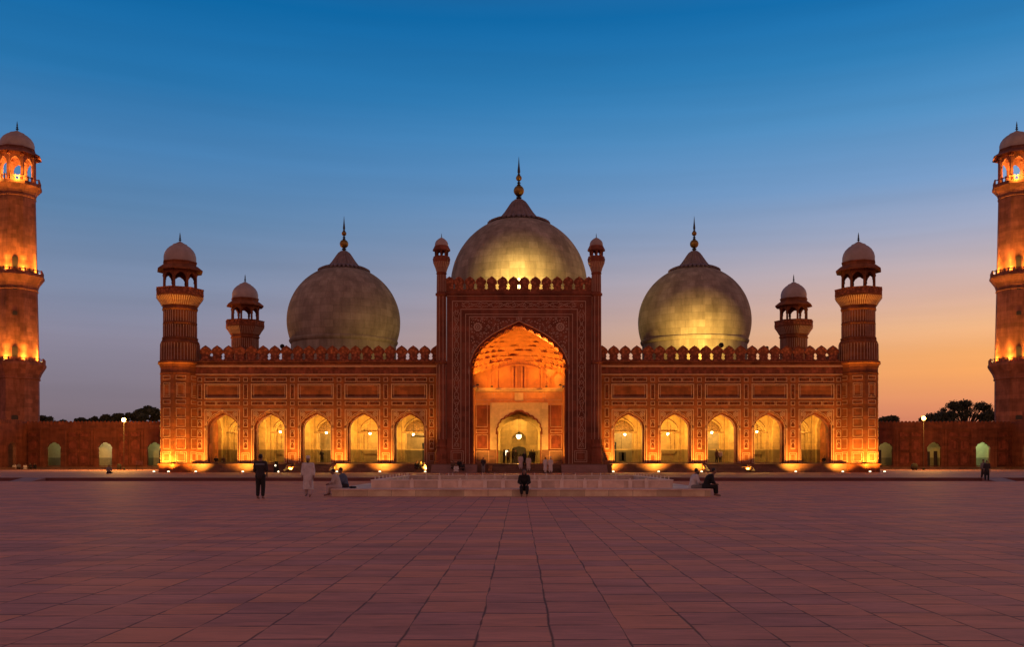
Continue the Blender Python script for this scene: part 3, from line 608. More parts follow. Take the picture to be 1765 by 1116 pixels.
# roof drums and domes
def dome(cx, cy, rad, zc, name='dome', zdrum=12.9, hz=1.0, fin=1.0, fang=0):
    base = empty(name, (0, 0, 0), parent=mosque)
    a0 = math.asin(-.34); a1 = math.acos(.40); prof = []
    dm = MB(); n = 26
    for i in range(n+1):
        a = a0+(a1-a0)*i/n; prof.append((rad*math.cos(a), zc+rad*math.sin(a)))
    dm.lathe(prof, 72, (cx, cy)); dm.build('dome_shell', M['dome'], base, True)
    dr = MB(); r0 = prof[0][0]; z0 = prof[0][1]
    dr.lathe([(r0*.985, zdrum), (r0*.985, z0-.5), (r0*1.0, z0-.45), (r0*1.02, z0-.2), (r0*1.02, z0-.05), (r0*.99, z0+.12)], 72, (cx, cy)); dr.build('drum', M['dome'], base, True)
    zt = prof[-1][1]; rt = prof[-1][0]
    # leaf collar
    cl = MB()
    for i in range(36):
        a = 2*PI*i/36; er = Vector((math.sin(a), -math.cos(a), 0)); et = Vector((math.cos(a), math.sin(a), 0)); c0 = Vector((cx, cy, 0))
        wv = rt*PI/36*.95; zz = zt
        p = [c0+er*(rt*.80)+et*(-wv*.8)+Vector((0, 0, zz+.30)), c0+er*(rt*.80)+et*(wv*.8)+Vector((0, 0, zz+.30)), c0+er*(rt*1.0)+et*wv+Vector((0, 0, zz+.10)), c0+er*(rt*1.16)+Vector((0, 0, zz-.14)), c0+er*(rt*1.0)-et*wv+Vector((0, 0, zz+.10))]
        q = [v+Vector((0, 0, .24)) for v in p]; cl.add(p+q, [(0, 1, 2, 3, 4), (9, 8, 7, 6, 5)]+[(j, (j+1) % 5, 5+(j+1) % 5, 5+j) for j in range(5)])
    hc = rad*.36; rib = lambda a, z: 1+.055*abs(math.cos(14*a))
    pr = [(rt*1.03, zt+.05), (rt*.90, zt+.26), (rt*.77, zt+.30), (rt*.76, zt+.42), (rt*.70, zt+hc*.16), (rt*.60, zt+hc*.29), (rt*.50, zt+hc*.44), (rt*.40, zt+hc*.62), (rt*.32, zt+hc*.77), (rt*.24, zt+hc*.90), (rt*.13, zt+hc)]
    cl.lathe(pr, 112, (cx, cy), mod=lambda a, z: (1+.10*abs(math.cos(12*a))) if z > zt+.28 else 1)
    cl.build('lotus_cap', M['lotus'], base, True)
    z = zt+hc; f = rad/8.8*.92
    fi = MB(); fi.lathe([(.30*f, z-.1), (.22*f, z+.1), (.40*f, z+.2), (.40*f, z+.28), (.16*f, z+.4), (.42*f, z+.5), (.16*f, z+.62)], 16, (cx, cy)); zz = z+.6*f
    bb = [MB().ball((cx, cy, zz+.64*f), .74*f, 20, 12), MB().ball((cx, cy, zz+2.42*f), .42*f, 16, 10)]
    fi.lathe([(.14*f, zz), (.13*f, zz+1.3*f), (.30*f, zz+1.45*f), (.12*f, zz+1.6*f), (.28*f, zz+1.75*f), (.12*f, zz+1.9*f), (.12*f, zz+2.8*f), (.24*f, zz+2.9*f), (.09*f, zz+3.05*f), (.20*f, zz+3.2*f), (.19*f, zz+3.5*f), (.10*f, zz+4.3*f), (.02*f, zz+5.4*f)], 12, (cx, cy))
    fi.build('finial_rod', M['iron'], base, True); [b1.build('finial_ball', M['brass'], base, True) for b1 in bb]
    return base
DD = 120.0
d1 = dome(PX(894.3, DD), DD, 117.3*DD/F, PZ(494, DD))
d2 = dome(PX(593, DD), DD, 96.2*DD/F, PZ(556, DD)); d3 = dome(PX(1196.6, DD), DD, 96.2*DD/F, PZ(556, DD))
d1['label'] = 'largest dome rising behind the portal'

# ---------------------------------------------------------------- octagonal turrets
def octpt(r, k, c=(0, 0)): a = PI/4*k; return Vector((c[0]+r*math.sin(a), c[1]-r*math.cos(a), 0))
def ribs(mb, r0, z0, r1, z1, per=4, w=.07, t=.05, nside=8, off=0):
    for k in range(nside):
        a, b = octpt(r0, k), octpt(r0, k+1); a2, b2 = octpt(r1, k), octpt(r1, k+1)
        nrm = ((a+b)/2).normalized(); tg = (b-a).normalized()
        for j in range(per):
            f = (j+.5)/per+off; p = a.lerp(b, f); q = a2.lerp(b2, f)
            P_ = [p-tg*w/2, p+tg*w/2, p+tg*w/2+nrm*t, p-tg*w/2+nrm*t]; Q_ = [q-tg*w/2, q+tg*w/2, q+tg*w/2+nrm*t, q-tg*w/2+nrm*t]
            mb.add([v+Vector((0, 0, z0)) for v in P_]+[v+Vector((0, 0, z1)) for v in Q_], [(0, 1, 5, 4), (1, 2, 6, 5), (2, 3, 7, 6), (3, 0, 4, 7)])
def face_frame(mb, r, k, u0, u1, z0, z1, w=.05, t=.04):
    """rectangle outline on octagon face k, u in metres from the face centre"""
    a, b = octpt(r, k), octpt(r, k+1); m_ = (a+b)/2; nrm = m_.normalized(); tg = (b-a).normalized()
    def bar(ua, ub, za, zb): mb.prism([(ua, za), (ub, za), (ub, zb), (ua, zb)], o=m_-nrm*.01, ax=tg, n=nrm, t=t)
    bar(u0, u1, z0, z0+w); bar(u0, u1, z1-w, z1); bar(u0, u0+w, z0+w, z1-w); bar(u1-w, u1, z0+w, z1-w)
def kiosk(parent, zf, zch, rc, rch, rd, zdome0, zdome1, zfin, colr=.14, mats=('sand', 'cupola'), nameset=True, n=8):
    """open octagonal lantern: columns, arches, canopy, cupola, finial"""
    for k in range(8):
        p = octpt(rc, k); cb = MB(); cb.lathe([(colr*1.5, zf), (colr*1.5, zf+.25), (colr, zf+.35), (colr*.9, zch-.9), (colr*1.3, zch-.8), (colr*1.3, zch-.6)], 8, (p.x, p.y), cap=True); cb.build('column', M[mats[0]], parent)
    ar = MB()
    for k in range(8):
        a, b = octpt(rc, k), octpt(rc, k+1); m_ = (a+b)/2; nrm = m_.normalized(); tg = (b-a).normalized(); L_ = (b-a).length/2
        h = zch-zf; aw = L_-colr; ap = arch_full(0, zf+h*.56, aw, h*.24, n=14, cusps=3, c=.04)
        ar.prism([(-L_, zf+h*.56-.15)]+[(-aw, zf+h*.56-.15)]+ap+[(aw, zf+h*.56-.15), (L_, zf+h*.56-.15), (L_, zch), (-L_, zch)], o=m_-nrm*.12, ax=tg, n=nrm, t=.24)
    ar.build('lantern_arch', M[mats[0]], parent)
    cn = MB(); dz = (rch-rc)*.42
    cn.lathe([(rc*.5, zch-.02), (rc+.05, zch-.02), (rch, zch-dz), (rch, zch-dz+.14), (rc+.2, zch+.28), (rd*1.06, zch+.34), (rd*1.06, zdome0-.1), (rd*1.1, zdome0-.06), (rd*1.1, zdome0+.08), (rd*.8, zdome0+.1)], 8, cap=True); cn.build('canopy', M[mats[0]], parent)
    cu = MB(); hh = zdome1-zdome0
    cu.lathe([(rd*.97, zdome0), (rd*1.0, zdome0+hh*.10), (rd*1.0, zdome0+hh*.28), (rd*.94, zdome0+hh*.45), (rd*.82, zdome0+hh*.60), (rd*.64, zdome0+hh*.73), (rd*.45, zdome0+hh*.82), (rd*.44, zdome0+hh*.85), (rd*.28, zdome0+hh*.90), (rd*.13, zdome0+hh*.97), (rd*.05, zdome0+hh)], 32); cu.build('cupola', M[mats[1]], parent, True)
    fn = MB(); f = (zfin-zdome1)
    fn.lathe([(rd*.06, zdome1-.05), (rd*.03, zdome1+f*.08), (rd*.10, zdome1+f*.18), (rd*.03, zdome1+f*.27), (rd*.075, zdome1+f*.36), (rd*.03, zdome1+f*.45), (rd*.05, zdome1+f*.55), (rd*.035, zdome1+f*.7), (rd*.008, zdome1+f)], 8); fn.build('finial', M['iron'], parent, True)
def turret(x, y):
    t = empty('corner_turret', (x, y, 0), parent=mosque); R0 = 2.27
    b = MB(); z = fz
    b.lathe([(R0+.22, TZ), (R0+.22, PODZ-.14), (R0+.3, PODZ-.14), (R0+.3, PODZ), (R0+.02, PODZ+.01), (R0, PODZ+.2), (R0, z(646)), (R0+.07, z(646)), (R0+.07, z(644.8)), (R0, z(644.8)), (R0, z(634)), (R0+.06, z(634)), (R0+.12, z(630)), (R0+.3, z(628)), (R0+.3, z(625.5)), (R0+.05, z(624)), (R0-.02, z(592)), (R0-.25, z(587)), (R0-.17, z(586)), (R0-.17, z(584)), (R0-.32, z(583)), (R0-.34, z(561)), (R0-.27, z(560)), (R0-.27, z(558)), (R0-.35, z(557)), (R0-.35, z(537)), (R0-.2, z(535)), (R0-.2, z(533)), (R0-.3, z(531)), (R0-.22, z(528)), (R0+.05, z(521)), (R0+.38, z(515)), (R0+.45, z(512)), (R0+.45, z(510))], 8, cap=True)
    b.build('turret_shaft', M['sand'], t)
    fl = MB(); ribs(fl, R0+.03, z(623), R0+.0, z(594), 5, .06); ribs(fl, R0-.33, z(582.5), R0-.33, z(562), 5, .06); ribs(fl, R0-.35, z(556.5), R0-.35, z(537.5), 5, .06)
    fl.build('fluting', M['inlay2'], t); fl = MB(); ribs(fl, R0-.22, z(528), R0+.05, z(521), 8, .09, .06); ribs(fl, R0+.05, z(521), R0+.42, z(513.5), 8, .12, .07)
    fl.build('lotus_flare', M['inlay2'], t)
    hwf = R0*math.sin(PI/8)
    pn = MB()
    for k in (6, 7, 0, 1) :
        for y1, y2, u in ((798, 779.5, .62), (774.5, 757, .52), (754, 740.5, .52), (737, 723, .50), (720, 705, .52), (698, 691, .54), (687, 662, .5), (656.5, 649.5, .54)):
            face_frame(pn, R0, k, -u, u, z(y1), z(y2))
        face_frame(pn, R0, k, -.44, .44, z(795.5), z(782), .05)
        face_frame(pn, R0, k, -.36, .36, z(684), z(665), .04)
    pn.build('panel_inlay', M['inlay2'], t)
    bl = MB(); bl.lathe([(R0+.2, z(510)), (R0+.48, z(510)), (R0+.48, z(508.6)), (R0+.42, z(508.4)), (R0+.42, z(500.6)), (R0+.50, z(500.4)), (R0+.50, z(499.2)), (R0+.30, z(499.2)), (R0+.30, z(508)), (.2, z(508))], 8)
    ribs(bl, R0+.42, z(508.3), R0+.42, z(500.6), 3, .12, .05); bl.build('balcony', M['sandlow'], t)
    kiosk(t, z(508), z(463.5), 1.83, 2.62, 1.78, z(453), z(415.5), z(399.5), .15)
    return t
tf = turret(fx(308.4), YF+.35)
for x, y in ((-fx(308.4)+.0, YF+.35), (PX(422.5, 131), 131), (PX(1368, 131), 131)): c_ = copy_tree(tf, mosque); c_.location = (x, y, 0)
# slender portal turrets
def pturret(px):
    d = YP+.15; t = empty('portal_turret', (PX(px, d), d, 0), parent=mosque); z = lambda py: PZ(py, d); r = .62
    b = MB(); b.lathe([(r*1.35, TZ), (r*1.35, z(797)), (r*1.2, z(796)), (r*1.25, z(785)), (r*1.0, z(774)), (r*1.15, z(771)), (r*.95, z(768)), (r, z(760)), (r*.93, z(628)), (r*1.12, z(627)), (r*1.12, z(624)), (r*.93, z(623)), (r*.9, z(511)), (r*1.1, z(510)), (r*1.1, z(506)), (r*.88, z(505)), (r*.85, z(474)), (r*1.0, z(472)), (r*.85, z(470)), (r*1.1, z(462)), (r*1.5, z(453)), (r*1.6, z(449)), (r*1.6, z(446)), (r*1.5, z(445.6)), (r*1.5, z(443))], 8, cap=True); b.build('turret_shaft', M['portal'], t)
    fl = MB()
    ribs(fl, r*.96, z(758), r*.93, z(629), 1, .06, .05); ribs(fl, r*.93, z(622), r*.9, z(512), 1, .06, .05); ribs(fl, r*.88, z(504), r*.85, z(475), 2, .05, .04); ribs(fl, r*.85, z(470), r*1.1, z(462), 3, .07, .05); ribs(fl, r*1.1, z(462), r*1.5, z(453), 3, .10, .06); fl.build('fluting', M['inlay2'], t)
    kiosk(t, z(446), z(431), .66, 1.0, .75, z(426), z(409.5), z(402.3), .07, ('portal', 'cupola'))
    return t
p1 = pturret(761.0); p2 = copy_tree(p1, mosque); p2.location.x = PX(1027.8, YP+.15)
# ---------------------------------------------------------------- corner minarets
def minaret(x, label):
    y = 156.0; t = empty('minaret', (x, y, 0), label, 'minaret', 'tall minarets at the courtyard corners'); z = lambda py: PZ(py, y); s = y/F
    def r(p): return p*s*1.0
    sh = MB()
    sh.lathe([(r(37.5), 0), (r(36.5), z(740)), (r(36), z(656)), (r(38), z(655)), (r(38), z(653)), (r(37), z(652)), (r(40), z(644)), (r(46), z(634)), (r(47.5), z(631)), (r(47.5), z(628)), (r(36.5), z(627.6)), (r(36), z(620)), (r(33.2), z(503)), (r(34.5), z(502)), (r(34.5), z(500)), (r(33.4), z(499)), (r(36), z(491)), (r(41.5), z(483)), (r(44.5), z(479)), (r(44.5), z(476)), (r(33), z(475.6)), (r(32.4), z(462)), (r(30), z(343)), (r(31), z(342)), (r(31), z(340)), (r(30), z(339)), (r(32), z(333)), (r(37), z(327)), (r(40), z(324)), (r(40), z(320)), (r(29), z(319.6))], 8, cap=True)
    sh.build('shaft', M['tower'], t)
    for R_, z0, z1 in ((47.5, 628, 619), (44.5, 476, 467), (40, 320, 310)):
        b = MB(); rr = r(R_)-.25
        for k in range(8):
            a, c_ = octpt(rr, k), octpt(rr, k+1)
            for j in range(4):
                p = a.lerp(c_, j/4); b.box(p.x-.09, p.x+.09, p.y-.09, p.y+.09, z(z0)-.02, z(z1))
            for zz in (z(z1)-.18, z(z0)+.12):
                v = [a+Vector((0, 0, zz)), c_+Vector((0, 0, zz))]; b.tube(v[0], v[1], .09, n=4)
        b.build('balcony_railing', M['tower'], t)
    cam_dir = Vector((-x, -y, 0)).normalized()
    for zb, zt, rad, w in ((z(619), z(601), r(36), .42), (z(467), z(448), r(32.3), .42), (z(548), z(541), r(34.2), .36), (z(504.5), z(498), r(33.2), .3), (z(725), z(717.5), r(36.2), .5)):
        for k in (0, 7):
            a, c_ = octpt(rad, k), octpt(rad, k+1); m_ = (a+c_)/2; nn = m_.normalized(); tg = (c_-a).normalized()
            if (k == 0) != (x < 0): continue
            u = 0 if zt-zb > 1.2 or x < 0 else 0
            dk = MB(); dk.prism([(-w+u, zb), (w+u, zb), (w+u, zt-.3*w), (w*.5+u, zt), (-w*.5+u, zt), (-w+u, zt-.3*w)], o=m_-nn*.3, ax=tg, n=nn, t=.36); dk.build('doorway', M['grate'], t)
    kiosk(t, z(319.8), z(266), r(27.5), r(39.5), r(27), z(258.5), z(225.6), z(209), .30, ('tower', 'cupola'))
    # floodlights standing on the balconies, each lighting the shaft above it
    for zi, rr, pw in ((628, 42.6, 1900), (476, 39.6, 1700)):
        for k in range(8):
            p = octpt(r(rr)-.05, k)
            if (p.y > 2 ): continue
            o = empty('balcony_floodlight', (x+p.x, y+p.y, z(zi)), ('orange floodlight on the lower balcony of the ' if zi == 628 else 'orange floodlight on the middle balcony of the ')+('left' if x < 0 else 'right')+' minaret', 'floodlight', 'floodlights on the minaret balconies')
            f = MB(); f.box(-.13, .13, -.1, .1, .05, .3); f.box(-.03, .03, -.03, .03, 0, .06); f.build('housing', M['iron'], o)
            g_ = MB(); g_.box(-.11, .11, -.08, .08, .301, .315); g_.build('lens', EM['orange'], o)
            tgt = Vector((x, y, z(zi)+9)); light('balcony_floodlight_lamp', 'SPOT', (x+p.x, y+p.y, z(zi)+.4), pw, ORANGE, tgt, .1, 130, .9)
            light('balcony_flood_beam', 'SPOT', (x+p.x*1.06, y+p.y*1.06, z(zi)+.5), pw*8, ORANGE, (x+p.x*.72, y+p.y*.72, z(zi)+8), .15, 56, 1)
    light('kiosk_lamp', 'POINT', (x, y, z(319.6)+.8), 3200, AMBER, size=.3)
    for q in (-1.2, 1.2): light('kiosk_rim_lamp', 'POINT', (x+q*1.6, y-3.4, z(319.6)+.6), 1200, ORANGE, size=.2)
    return t
minaret(PX(29.6, 156), 'tall floodlit octagonal minaret at the left edge, before plain dusky sky')
minaret(PX(1752.5, 156), 'tall floodlit octagonal minaret at the right edge, beside the big tree')
# flare under the top balcony is lit by lamps on the middle balcony as in the photo

# ---------------------------------------------------------------- galleries
def gallery(side):
    root = empty('gallery', (side*60, 151, TZ), 'low red gallery with small lit arches between '+('left minaret and mosque' if side < 0 else 'right minaret and mosque'), 'gallery wall'); root.location = (0, 0, 0)
    y = 151.0; top = PZ(739, y); mt = PZ(727.5, y); xe = side*80.1; fz_ = TZ
    sc = [PX(p, y) for p in ((92.3, 180.8, 265.5) if side < 0 else (1527, 1610.5, 1694.5))]
    hwid = 12.0*y/F; zs = PZ(775, y); rr = PZ(763, y)-zs
    x0, x1 = sorted((xe, side*41.5)); pz = PZ(805.5, y)
    w = MB(); w.prism(notch_wall(x0, x1, pz, top, [arch_full(c, zs, hwid, rr, n=16, cusps=3, c=.09) for c in sc]), o=(0, y, 0), t=.5)
    w.box(x0, x1, y-.02, y+.5, top, mt-.25)
    # side gallery running towards the camera
    ys = [146.6-8.3*k for k in range(5)]
    w.prism(notch_wall(100, y, pz, top, [arch_full(c, zs, hwid, rr, n=12, cusps=3, c=.09) for c in sorted(ys)]), o=(xe, 0, 0), ax=(0, 1, 0), n=(side, 0, 0), t=.5)
    w.box(*sorted((xe, xe+side*.5)), 100, y, top, mt-.25)
    wl = w.build('gallery_wall', M['gallery'], root)
    b = MB(); b.box(x0, x1, y-1.0, y+5, TZ-.01, pz); b.box(*sorted((xe-side*1.0, xe+side*5)), 100, y+.1, TZ-.012, pz-.004); b.build('plinth', M['podium'], root)
    rf = MB(); rf.box(x0, x1, y+.5, y+5, mt-.9, mt-.6); rf.box(*sorted((xe+side*.5, xe+side*5)), 100, y+5, mt-.9, mt-.6); rf.build('roof', M['gallery'], root)
    # relief: frames, cornice, blind panels
    ir = MB()
    ir.box(x0, x1, y-.16, y+.02, top-.12, top+.06)
    for c in sc:
        ir.frame(c-2.3, c+2.3, pz+.1, PZ(752, y), .10, y, .05)
    gp = MB()
    mids = [(sc[i]+sc[i+1])/2 for i in range(2)]
    mids += ([sc[0]-4.2] if side < 0 else [sc[2]+4.2])
    for c in mids:
        for dx in (-.95, .95):
            for za, zb in ((pz+.25, PZ(780, y)), (PZ(777, y), PZ(757, y)), (PZ(754, y), PZ(745, y))):
                ir.frame(c+dx-.85, c+dx+.85, za, zb, .10, y, .13); gp.box(c+dx-.75, c+dx+.75, y-.03, y+.01, za+.1, zb-.1)  # raised fill in darker stone, recess shade put into its colour
    for c in mids:
        for dx in (-.95, .95): ir.ribbon(arch_full(c+dx, PZ(763, y), .6, .5, n=8), .12, y, .12)
        for q in (-2.15, 2.15): ir.box(c+q-.16, c+q+.16, y-.16, y+.02, pz, top-.1)
    ir.box(x0, x1, y-.1, y+.02, PZ(743.5, y), PZ(742, y))
    ir.build('relief', M['gallery'], wl); gp.build('blind_panel', M['sanddk'], wl)
    me = MB(); sp_ = .62; n = int((x1-x0)/sp_)
    for i in range(n):
        c = x0+sp_*(i+.5); me.prism([(c-.29, mt-.5), (c+.29, mt-.5), (c+.29, mt-.12), (c+.14, mt+.06), (c, mt+.12), (c-.14, mt+.06), (c-.29, mt-.12)], o=(0, y-.06, 0), t=.2)
    me.build('merlon_row', M['gallery'], root); me = MB()
    for i in range(int(50/sp_)):
        c = 100+sp_*(i+.5); me.prism([(c-.29, mt-.5), (c+.29, mt-.5), (c+.29, mt-.12), (c+.14, mt+.06), (c, mt+.12), (c-.14, mt+.06), (c-.29, mt-.12)], o=(xe-side*.06, 0, 0), ax=(0, 1, 0), n=(side, 0, 0), t=.2)
    me.build('merlon_row', M['gallery'], root)
    it = MB(); it.box(x0, x1, y+4.6, y+4.9, pz, mt-.8); it.box(x0, x1, y+.5, y+4.6, top-.4, top-.2)
    cs = [x0+.2]+sorted(m for m in mids)+[x1-.4]
    for c in sorted(mids): it.box(c-.25, c+.25, y+.5, y+4.6, pz, top-.3)
    it.box(*sorted((xe+side*4.6, xe+side*4.9)), 100, y, pz, mt-.8); it.build('gallery_interior', M['galint'], root)
    dq = MB(); dq.box(x0+.1, x1-.1, y+4.5, y+4.62, pz, PZ(789.5, y)); dq.build('dado', M['galdado'], root)
    cols = (((.95, .9, .45), 60), ((1, .78, .42), 190), ((.9, .9, .42), 80)) if side < 0 else (((1, .75, .3), 60), ((1, .75, .28), 50), ((.72, 1, .52), 240))
    for c, (lc, pw) in zip(sc, cols):
        light('gallery_lamp', 'POINT', (c, y+2.2, PZ(760, y)), pw, lc, size=.25)
    light('gallery_lamp', 'POINT', (xe+side*2.3, ys[0]-2, PZ(765, y)), 160, (1, .8, .4), size=.25)
    def gdoor(xa_, xb_, zt_): dr = MB(); dr.box(xa_, xb_, y+1.4, y+1.5, pz, zt_); dr.build('gallery_door', M['grate'], root)
    if side < 0: gdoor(sc[2]+.3, sc[2]+1.2, PZ(776, y))
    else: gdoor(sc[0]-1.2, sc[0]-.2, PZ(776, y)); gdoor(sc[1]+.55, sc[1]+1.1, PZ(778, y)); gdoor(sc[1]-1.2, sc[1]-.1, PZ(779, y))
    return root
M['galdado'] = mat('gallery_dado', (.30, .28, .20), .7, .2, 1.5, .05)
M['galint'] = mat('gallery_plaster', (.62, .58, .40), .7, .12, 1.5, .05)
gallery(-1); gallery(1)

# ---------------------------------------------------------------- lamp posts
def lamp_post(px, py, d, label, power):
    x = PX(px, d); z = PZ(py, d); t = empty('lamp_post', (x, d, TZ), label, 'street lamp', 'sodium lamp posts in front of the galleries')
    h = z-TZ; p = MB(); p.tube((0, 0, 0), (0, 0, h-.15), .035, .025); p.lathe([(.16, 0), (.16, .3), (.07, .4)], 10, cap=True); p.build('pole', M['black'], t)
    a = MB(); a.box(-.3, .3, -.08, .12, h-.25, h-.2); a.box(-.28, .28, .0, .2, h-.18, h+.28); a.build('lamp_housing', M['iron'], t)
    e = MB(); e.ball((0, -.04, h+.04), .30, 14, 10, (1, .45, 1)); e.build('lamp_lens', EM['star'], t, True)
    light('street_lamp_light', 'POINT', (x, d-1.6, z+.2), power, (1, .42, .07), size=.25)
lamp_post(213.5, 725, 134, 'glaring orange lamp on a thin post left of the mosque', 9500)
lamp_post(1592, 722, 134, 'glaring orange lamp on a thin post right of the mosque, under the big tree', 5500)

# ---------------------------------------------------------------- lights at the mosque
def flood(px, d, tgt, power, label, col=ORANGE, spot=120, z0=TZ, w=.085):
    x = PX(px, d); o = empty('ground_floodlight', (x, d, z0), label, 'floodlight', 'floodlights along the foot of the mosque')
    b = MB(); b.box(-w, w, -.09, .13, .02, .2); b.box(-.05, .05, -.04, .04, 0, .03); b.build('housing', M['iron'], o)
    g_ = MB(); g_.box(-w-.03, w+.03, -.14, -.09, .08, .19); g_.build('reflector_glass', EM['white'], o)
    light('ground_flood_lamp', 'SPOT', (x, d+.15, z0+.4), power, col, tgt, .06, spot, 1.0)
for side in (-1, 1):
    w_ = 'left' if side < 0 else 'right'
    for k, (px, tx) in enumerate(((338, 344), (419, 424.2), (500, 504.6), (581, 585), (655, 665.4), (733, 743.5))):
        P_ = px if side < 0 else 2*CX-px; T_ = (fx(tx) if side < 0 else -fx(tx))
        flood(P_, 103.6, (T_, FY, 3.4), 2400 if k else 2400, 'small ground floodlight before the '+('turret corner pier', 'second pier', 'third pier', 'fourth pier', 'fifth pier', 'pier beside the portal')[k]+' of the '+w_+' wing', spot=122)
    for q, (px, lab) in enumerate(((266, 'outermost'), (291, 'second'))):
        P_ = px if side < 0 else 2*CX-px
        flood(P_, 103.4, ((fx(290+12*q) if side < 0 else -fx(290+12*q)), YF-1, 3.6), 2100, lab+' small floodlight at the foot of the '+w_+' front turret', spot=110)
for side in (-1, 1):
    for q in (-1.6, 1.6): light('turret_beam', 'SPOT', (side*39.1+q, 103.3, .75), 9000, ORANGE, (side*39.1+q*.6, YF-1.5, 21.0), .1, 17, 1)
# pendant lamps in the arcades
def pendant(px, py, d, zc, label, pw, r=.16, col=YEL):
    x, z = PX(px, d), PZ(py, d); o = empty('pendant_lamp', (x, d, z), label, 'hanging lamp', 'lamps hanging inside the arches')
    c_ = MB(); c_.tube((0, 0, r), (0, 0, zc-z), .02, n=5); c_.build('cord', M['iron'], o)
    s_ = MB(); s_.ball((0, 0, 0), r, 12, 8); s_.build('globe', EM['yellow'], o, True)
    h = MB(); h.lathe([(r*.9, r*.55), (r*.5, r*.95), (.03, r*1.3)], 10); h.build('lamp_cap', M['iron'], o)
    light('pendant_light', 'POINT', (x, d-.02, z-r-.12), pw, col, size=.12)
names = ('second', 'third', 'fourth', 'fifth')
for i, (px, py) in enumerate(((483, 744.5), (562.5, 746), (638, 747.5), (712.5, 749))): pendant(px, py, 111.6, 8.0, 'glowing lamp hanging in the '+names[i]+' arch from the left turret', 640)
for i, (px, py) in enumerate(((1304.5, 744.5), (1227, 745.5), (1151, 748), (1077, 749))): pendant(px, py, 111.6, 8.0, 'glowing lamp hanging in the '+names[i]+' arch from the right turret', 640)
for s_ in (-1, 1): light('arcade_end_fill', 'POINT', (s_*34.4, 112.6, 5.2), 260, YEL, size=.2)  # bare fill light added to brighten the outermost bays, no lamp hangs there
pendant(894.3, 752.5, 117.6, 10.2, 'glowing lamp on a long cord in the central doorway', 1300, .34)
light('chamber_light', 'POINT', (0, 123.5, 7), 350, YEL, size=.3)
# portal: lamps on the ledge and at the foot of the niche
for i, (dx, dy, pw) in enumerate(((-4.75, 1.55, 900), (-3.2, 3.75, 300), (3.2, 3.75, 300), (4.75, 1.55, 900))):
    o = empty('ledge_uplight', (pc+dx, YP+dy, zc+.12), ('front left', 'rear left', 'rear right', 'front right')[i]+' uplight on the ledge inside the portal niche', 'floodlight', 'uplights on the portal ledge')
    b = MB(); b.box(-.14, .14, -.14, .14, 0, .14); b.box(-.1, .1, -.1, .1, .14, .17); b.build('housing', M['iron'], o)
    light('ledge_lamp', 'SPOT', (pc+dx, YP+dy, zc+.45), pw, (1, .30, .02), (pc-dx*.4, DB-.2 if i in (0, 3) else YP+2, zc+5.0), .12, 150, .6)
for q in (-1, 1):
    light('niche_side_lamp', 'SPOT', (pc+q*4.7, YP+1.7, PODZ+.35), 1500, (1, .42, .06), (pc+q*2.0, DB, 6.5), .12, 120, .8)
# roof lamps for the domes
def rooflamp(px, py, d, tgt, pw, label, col=(1, .66, .16), spot=140, vis=True):
    x, z = PX(px, d), PZ(py, d); o = empty('roof_floodlight', (x, d, z-.5), label, 'floodlight', 'floodlights on the roof')
    b = MB(); b.box(-.05, .05, -.05, .05, -1.2, .4); b.box(-.2, .2, -.05, .1, .15, .62); b.build('housing', M['iron'], o)
    if vis:
        g_ = MB(); g_.ball((0, -.12, .8), .15, 12, 8); g_.build('lens', EM['yellow'], o); g_ = MB(); g_.ball((0, -.12, -.05), .2, 12, 8); g_.build('lens', EM['yellow'], o)
    light('roof_flood_lamp', 'SPOT', (x, d+.35, z+.3), pw, col, tgt, .2, spot, .8)
rooflamp(894.3, 486.5, 106.3, (PX(905, 113), 113, 22), 4200, 'bright roof floodlight between the middle merlons of the portal', spot=150)
light('dome_flood', 'POINT', (PX(950, 109), 108.6, 17.2), 3300, (1, .58, .10), size=.3)
light('dome_flood', 'SPOT', (PX(1215, 108.2), 108.1, 13.3), 6500, (1, .60, .12), (PX(1200, 114), 114, 20), .3, 150, .9)
light('dome_flood', 'SPOT', (PX(700, 110), 110.5, 13.5), 750, (1, .62, .18), (PX(640, 116), 116, 20), .3, 100, .8)
# dark round floodlights sitting on the parapet
for px, py, r, lab in ((486.5, 597.5, .27, 'dark round lamp on a stalk above the parapet, left of the left dome'), (1243, 595.5, .3, 'dark round lamp on a stalk above the parapet, before the right dome'), (1322, 600, .2, 'small dark round lamp on a stalk above the parapet, right of the right dome')):
    d = 107.6; o = empty('roof_ball_lamp', (PX(px, d), d, PZ(py, d)), lab, 'lamp', 'round lamps on the parapet')
    b = MB(); b.ball((0, 0, 0), r, 16, 10); b.build('lamp_globe', M['black'], o, True); b = MB(); b.tube((0, 0, -2), (0, 0, -r*.9), .04); b.build('stalk', M['iron'], o)

# ---------------------------------------------------------------- ablution tank
fd0 = 40.0; fx0, fx1 = PX(571.5, fd0), PX(1225, fd0); fd1 = fd0+(fx1-fx0); bz = .335
tank = empty('ablution_tank', (0, 48, 0), 'low square marble ablution tank with stained outer bench in mid courtyard', 'water tank'); tank.location = (0, 0, 0)
b = MB(); b.box(fx0, fx1, fd0, fd1, 0, bz-.06); b.build('bench_side', M['tankside'], tank)
b = MB(); b.box(fx0-.04, fx1+.04, fd0-.04, fd1+.04, bz-.06, bz); b.build('bench_top', M['tank'], tank)
wx0, wx1 = PX(640, 41.5), PX(1159.5, 41.5); wy0, wy1 = 41.5, 54.8; wz = .70
b = MB()
for x0, x1, y0, y1 in ((wx0, wx1, wy0, wy0+.16), (wx0, wx1, wy1-.16, wy1), (wx0, wx0+.16, wy0+.16, wy1-.16), (wx1-.16, wx1, wy0+.16, wy1-.16)):
    b.box(x0, x1, y0, y1, bz, wz-.05)
b.build('tank_wall', M['tank'], tank)
b = MB()
